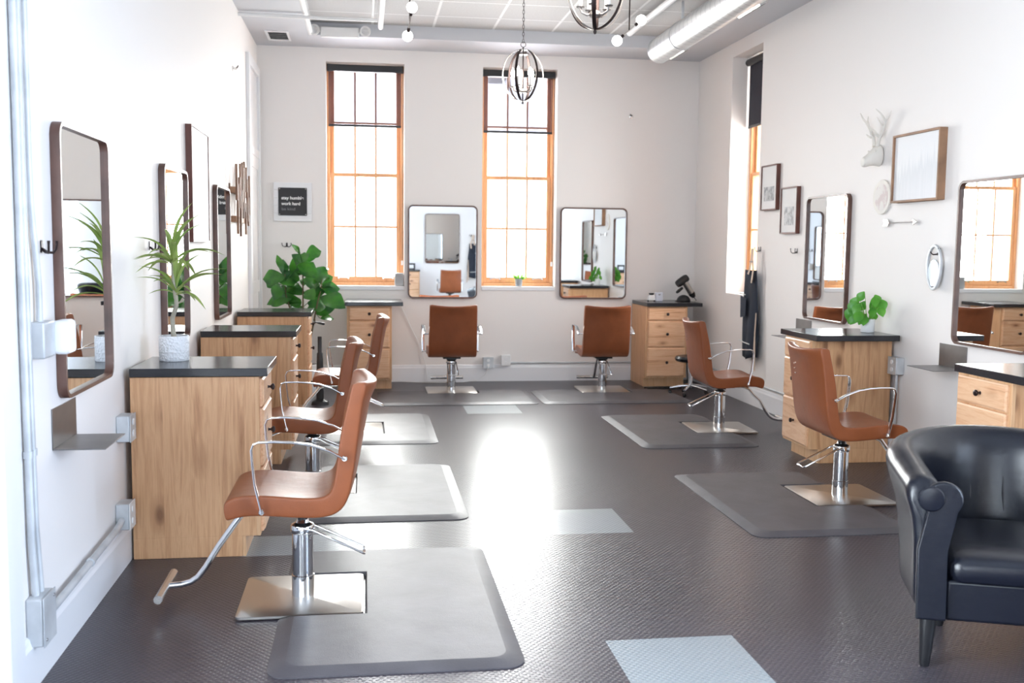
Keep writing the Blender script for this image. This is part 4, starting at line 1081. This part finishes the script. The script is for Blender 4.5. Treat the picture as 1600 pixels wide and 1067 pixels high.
# rolling stool half hidden by the far right chair
t = thing('rolling_stool', 'low black stool on chrome casters behind the far right styling chair', 'stool', (4.42, 10.05, 0))
m = MB(); m.lathe([(0, .345), (.13, .345), (.155, .355), (.165, .380), (.150, .402), (.08, .412), (0, .414)], seg=28); m.build('seat', 'black_leather', t)
m = MB(); m.tube([(0, 0, .08), (0, 0, .345)], .022, 14); m.build('gas_column', 'chrome', t)
for k in range(5):
    a = R(72*k+20); c, s_ = math.cos(a), math.sin(a)
    m = MB(); m.tube([(.0, 0, .10), (.10*c, .10*s_, .092), (.205*c, .205*s_, .070)], [.018, .015, .011], 10); lg = m.build('leg', 'chrome', t)
    m = MB(); m.lathe([(0, -.012), (.024, -.012), (.026, -.008), (.026, .008), (.024, .012), (0, .012)], (.205*c, .205*s_, .0265), 14, 'X'); m.build('caster', 'black_plastic', lg)
# tools at the far left cabinet
t = thing('floor_appliance', 'tall black appliance standing on the floor past the far left cabinet', 'appliance', (.70, 9.72, 0))
m = MB(); m.loft([[(x, y, z) for x, y in rrect(w1, w2, .01, 3)] for w1, w2, z in ((.16, .14, 0), (.15, .13, .03), (.07, .06, .05), (.06, .05, .40), (.055, .045, .48), (.040, .04, .49), (.038, .04, .64))]); m.build('column', 'black_plastic', t)
t = thing('curling_iron', 'black curling iron handle pointing out past the far left cabinet', 'curling iron', (.652, 9.42, .80))
m = MB(); m.loft(along((.0, 0, .0), (.105, .02, -.022), [(0, 0), (.006, 0), (.006, .35), (.010, .5), (.012, .9), (.008, 1), (0, 1)])); m.build('handle', 'black_plastic', t)
m = MB(); m.tube([(.018, 0, -.02), (.020, 0, .022)], .004, 8); m.build('clip', 'black_plastic', t)

# ================================================================== CEILING
t = thing('air_vent', 'white louvred air vent in the back left ceiling soffit', 'vent', (.268, 10.71, H))
m = MB()
for (a, b, c, d_) in ((-.115, .115, -.235, -.195), (-.115, .115, .195, .235), (-.115, -.09, -.195, .195), (.09, .115, -.195, .195)): m.box(a, b, c, d_, -.010, 0)
m.build('vent_frame', 'trim_paint', t, bevel=.002)
m = MB(); m.box(-.09, .09, -.195, .195, -.0015, -.0005); m.build('backing', 'grille_dark', t)
for i in range(5):
    y = -.16+.08*i; m = MB(); m.loft([[(-.09, y-.018, -.012), (-.09, y+.022, -.003), (-.09, y+.022, -.001), (-.09, y-.018, -.010)], [(.09, y-.018, -.012), (.09, y+.022, -.003), (.09, y+.022, -.001), (.09, y-.018, -.010)]]); m.build('louvre', 'trim_paint', t)

DX, DZ, DR = 3.945, 3.40, .122
t = thing('spiral_duct', 'round galvanized spiral duct running along the right side of the ceiling', 'air duct', (DX, 0, DZ))
m = MB(); n = 32
m.loft([[(DR*math.cos(2*PI*k/n), y, DR*math.sin(2*PI*k/n)) for k in range(n)] for y in [YF+.05+i*(9.80-YF-.05)/40 for i in range(41)]], True, False)
# convex end cap
m.loft([[(r_*math.cos(2*PI*k/n), y, r_*math.sin(2*PI*k/n)) for k in range(n)] for r_, y in ((DR+.003, 9.77), (DR+.003, 9.80), (DR-.01, 9.812), (.05, 9.815), (.001, 9.815))], True, False)
m.build('duct_pipe', 'spiral_duct', t)
for y in (9.1, 7.0, 5.0):
    m = MB(); m.tube([((DR+.004)*math.cos(R(a)), y, (DR+.004)*math.sin(R(a))) for a in range(0, 360, 12)], .01, 8, flat=(.002, .012), up=None, close=True)
    m.box(-.01, .01, y-.008, y+.008, DR, TILE_Z-DZ); m.build('hanger_band', 'galvanized', t)
for y in (9.35, 7.55, 5.6):
    a0 = R(-62); m = MB()
    c, s_ = math.cos(a0), math.sin(a0); tx, tz = -s_, c
    def P(rad, tan, yy): return (c*rad+tx*tan, yy, s_*rad+tz*tan)
    m.loft([[P(DR-.006, -.035, y-.22), P(DR-.006, .035, y-.22), P(DR+.012, .030, y-.22), P(DR+.012, -.030, y-.22)], [P(DR-.006, -.035, y+.22), P(DR-.006, .035, y+.22), P(DR+.012, .030, y+.22), P(DR+.012, -.030, y+.22)]])
    g_ = m.build('register', 'bright_metal', t, bevel=.002)
    m = MB(); m.loft([[P(DR+.0125, -.02, y-.20), P(DR+.0125, .02, y-.20), P(DR+.014, .02, y-.20), P(DR+.014, -.02, y-.20)], [P(DR+.0125, -.02, y+.20), P(DR+.0125, .02, y+.20), P(DR+.014, .02, y+.20), P(DR+.014, -.02, y+.20)]]); m.build('slot', 'grille_dark', g_)

def ceiling_pipe(label, pts, r, hangers=()):
    o = Vector(pts[0]); t = thing('ceiling_pipe', label, 'pipe', tuple(o), 0, None)
    m = MB(); m.tube([Vector(p)-o for p in pts], r, 14); m.build('pipe', 'pipe_paint', t)
    for p in hangers:
        p = Vector(p)-o; m = MB(); m.tube([p+Vector((0, 0, r)), Vector((p.x, p.y, TILE_Z-o.z))], .006, 6); m.build('hanger_rod', 'pipe_paint', t)
ceiling_pipe('thick white ceiling pipe along the edge of the left soffit', [(.585, 10.615, 3.60), (.585, YF+.7, 3.60)], .030, [(.585, 9.9, 3.6), (.585, 8.9, 3.6)])
ceiling_pipe('thin white pipe crossing the ceiling out of the left wall', [(-.0, 9.66, 3.545), (.6, 9.68, 3.545), (1.24, 9.74, 3.56)], .017)
ceiling_pipe('white ceiling pipe ending over the first back window', [(1.275, 10.14, 3.58), (1.275, 9.9, 3.60), (1.275, YF+.7, 3.60)], .027, [(1.275, 9.75, 3.6), (1.275, 8.6, 3.6)])
ceiling_pipe('thin white ceiling pipe beside the thicker one over the first back window', [(1.20, 9.76, 3.62), (1.20, YF+.7, 3.62)], .014, [(1.20, 9.4, 3.62)])
ceiling_pipe('bright white pipe on the ceiling between chandelier and spiral duct', [(3.705, 10.05, 3.60), (3.705, YF+.7, 3.60)], .030, [(3.705, 9.8, 3.6), (3.705, 8.6, 3.6)])
t = thing('emergency_light', 'white twin-headed emergency light on the back ceiling soffit', 'emergency light', (.88, 10.62, 3.60))
m = MB(); m.box(-.19, .19, -.075, -.001, -.05, .05); m.build('housing', 'white_plastic', t, bevel=.012)
for sx in (-1, 1):
    m = MB(); m.lathe([(0, 0), (.030, 0), (.048, .03), (.055, .07), (.052, .075), (.040, .068), (0, .066)], (sx*.25, -.02, .012), 20, 'Y'); hd = m.build('lamp_head', 'white_plastic', t)
    m = MB(); m.lathe([(0, 0), (.036, 0), (.036, .002), (0, .002)], (sx*.25, -.0885, .012), 18, 'Y'); m.build('reflector', 'chrome', hd)
    m = MB(); m.tube([(sx*.185, -.03, .01), (sx*.22, -.03, .01)], .010, 8); m.build('swivel_arm', 'white_plastic', t)

def globe_fixture(label, loc, arm, ztop=TILE_Z):
    """stem from ceiling to the hub at loc; arm = half vector of the cross arm"""
    t = thing('globe_pendant', label, 'ceiling light', loc, 0, 'two-globe pendant lights')
    a = Vector(arm)
    m = MB(); m.tube([(0, 0, 0), (0, 0, ztop-loc[2])], .006, 8); m.build('stem', 'dark_metal', t)
    m = MB(); m.lathe([(0, ztop-loc[2]-.02), (.055, ztop-loc[2]-.02), (.06, ztop-loc[2]-.002), (0, ztop-loc[2]-.001)], seg=20); m.build('canopy', 'dark_metal', t)
    m = MB(); m.tube([-a, a], .006, 8); ar = m.build('cross_arm', 'bright_metal', t)
    for s_ in (-1, 1):
        p = a*s_; d_ = a.normalized()*s_
        m = MB(); m.tube([p-d_*.012, p+d_*.022], .014, 10); m.build('socket', 'dark_metal', ar)
        m = MB(); m.ball(p+d_*.062, .046, 20, 12); m.build('globe', 'globe_bulb', t)
globe_fixture('two-globe pendant light left of the orb chandeliers, with black stem', (1.505, 9.0, 3.40), (.008, -.05, .055))
globe_fixture('two-globe pendant light beside the white pipe, right of the chandeliers', (3.43, 9.0, 3.405), (.06, .0, .052))

# orb chandeliers ------------------------------------------------------
def chandelier(label, loc, rot):
    """origin at the centre of the orb"""
    t = thing('orb_chandelier', label, 'chandelier', loc, rot, 'oval orb chandeliers on chains')
    rx, rz_ = .182, .222
    def ring(ang, tilt, sx=1.0, w=.012):
        pts = []
        for k in range(48):
            a = 2*PI*k/48; x, z = rx*sx*math.cos(a), rz_*math.sin(a)
            p = Vector((x, 0, z)); p.rotate(Matrix.Rotation(tilt, 3, 'Y')); p.rotate(Matrix.Rotation(ang, 3, 'Z')); pts.append(p)
        n = Vector((0, 1, 0)); n.rotate(Matrix.Rotation(ang, 3, 'Z'))
        m = MB(); m.tube(pts, .01, 8, flat=(w, .0035), up=n, close=True); return m
    ring(R(5), R(0)).build('orb_ring', 'bright_metal', t)
    ring(R(62), R(0)).build('orb_ring', 'dark_metal', t)
    ring(R(125), R(0), .97).build('orb_ring', 'dark_metal', t)
    m = MB(); m.tube([(0, 0, -.245), (0, 0, .24)], .006, 8); m.lathe([(0, -.25), (.008, -.245), (.010, -.23), (0, -.22)], seg=12); m.lathe([(0, .175), (.045, .175), (.05, .185), (.03, .19), (0, .192)], seg=20); st = m.build('centre_rod', 'dark_metal', t)
    m = MB(); m.lathe([(0, -.15), (.035, -.15), (.040, -.140), (.028, -.120), (.012, -.112), (0, -.11)], seg=20); m.build('hub', 'gunmetal', t)
    for k in range(5):
        a = R(72*k+18); c, s_ = math.cos(a), math.sin(a)
        m = MB(); m.tube([(.02*c, .02*s_, -.135), (.05*c, .05*s_, -.140), (.080*c, .080*s_, -.125), (.088*c, .088*s_, -.100)], .0065, 8); ar = m.build('candle_arm', 'gunmetal', t)
        m = MB(); m.lathe([(0, -.100), (.022, -.100), (.026, -.094), (.014, -.092), (0, -.092)], (.088*c, .088*s_, 0), 14); m.build('drip_cup', 'gunmetal', ar)
        m = MB(); m.lathe([(0, -.092), (.0115, -.092), (.0115, -.015), (0, -.015)], (.088*c, .088*s_, 0), 12); m.build('candle_sleeve', 'white_plastic', ar)
        m = MB(); m.lathe([(0, -.014), (.009, -.012), (.019, .010), (.0185, .024), (.010, .046), (.002, .062), (0, .064)], (.088*c, .088*s_, 0), 14); m.build('bulb', 'candle_bulb', ar)
    m = MB(); m.tube([(.022*math.cos(R(a)), 0, .262+.022*math.sin(R(a))) for a in range(0, 360, 20)], .003, 6, close=True, up=(0, 1, 0)); m.build('top_loop', 'dark_metal', t)
    z = .290; zt = TILE_Z-loc[2]; m = MB(); k = 0; 
    ch = MB()
    while z < zt-.03:
        pts = []
        for q in range(10):
            a = 2*PI*q/10; p = Vector((.008*math.cos(a), 0, .019*math.sin(a)))
            p.rotate(Matrix.Rotation(R(90*(k % 2)), 3, 'Z')); pts.append(p+Vector((0, 0, z)))
        ch.tube(pts, .0025, 5, close=True, up=(0, 1, .01) if k % 2 == 0 else (1, 0, .01)); z += .031; k += 1
    ch.build('chain', 'dark_metal', t)
    m = MB(); m.lathe([(0, zt-.03), (.05, zt-.03), (.062, zt-.004), (.062, zt-.001), (0, zt-.001)], seg=24); m.build('ceiling_canopy', 'dark_metal', t)
    lp = bpy.data.lights.new('chandelier_light', 'POINT'); lp.energy = 4; lp.color = (1.0, .84, .68); lp.shadow_soft_size = .09
    lo = bpy.data.objects.new('chandelier_light', lp); COL.objects.link(lo); lo.location = (loc[0], loc[1], loc[2]+.01)
    return t
chandelier('oval orb chandelier with candle bulbs hanging in front of the second back window', (2.488, 9.0, 2.985), 0)
chandelier('oval orb chandelier nearest the camera, cut by the top edge of the photo', (2.455, 6.0, 2.99), R(12))

# ================================================================== OUTDOORS
t = thing('neighbouring_house', 'pale grey house with a gable roof outside the second back window', 'building', (18.2, 60, 0))
m = MB(); m.box(-7.5, 10, 0, 12, -4, 13.0); b_ = m.build('wall', 'siding', t, smooth=False)
m = MB(); m.prism([(-8.5, 12.8), (10, 12.8), (10, 13.4), (3, 21), (-8.5, 13.4)], -.6, 12.6, 'Y'); m.build('roof', 'roofing', t, smooth=False)
m = MB(); m.box(-200, 200, D+1, 260, -4.2, -4.0); gr = m.build('ground_outside', 'siding', smooth=False); struct(gr)

# ================================================================== NEAR END OF THE ROOM (seen in the mirrors)
make_mirror('bronze framed mirror on the front wall, seen in the left back-wall mirror', (2.99, YF, 1.06), R(180), w=.84, h=1.20)
make_chair('tan leather styling chair at the front wall, seen in the left back-wall mirror', (3.10, -1.55, 0), R(-90), -.02)
make_cabinet('wooden drawer cabinet at the front wall, seen in the left back-wall mirror', (2.18, YF+.03, 0), R(180), -.24, .28)
t = thing('framed_photo', 'small dark print standing on the front wall cabinet, seen in the left back-wall mirror', 'picture', (2.22, -2.3, .9145), R(180))
m = MB(); m.box(-.10, .10, -.02, 0, 0, .15); m.build('picture_frame', 'black_plastic', t, bevel=.01)
m = MB(); m.box(-.06, .06, -.022, -.0205, .03, .11); m.build('print', 'paper', t)
ap = [o for o in bpy.data.objects if o.name == 'denim_apron'][0]
dup(ap, (3.75, YF+.045, .25), R(180), 'denim apron on the front wall, seen in the left back-wall mirror')
hook('hook on the front wall holding an apron, seen in the left back-wall mirror', (3.70, YF, 1.75), R(180))
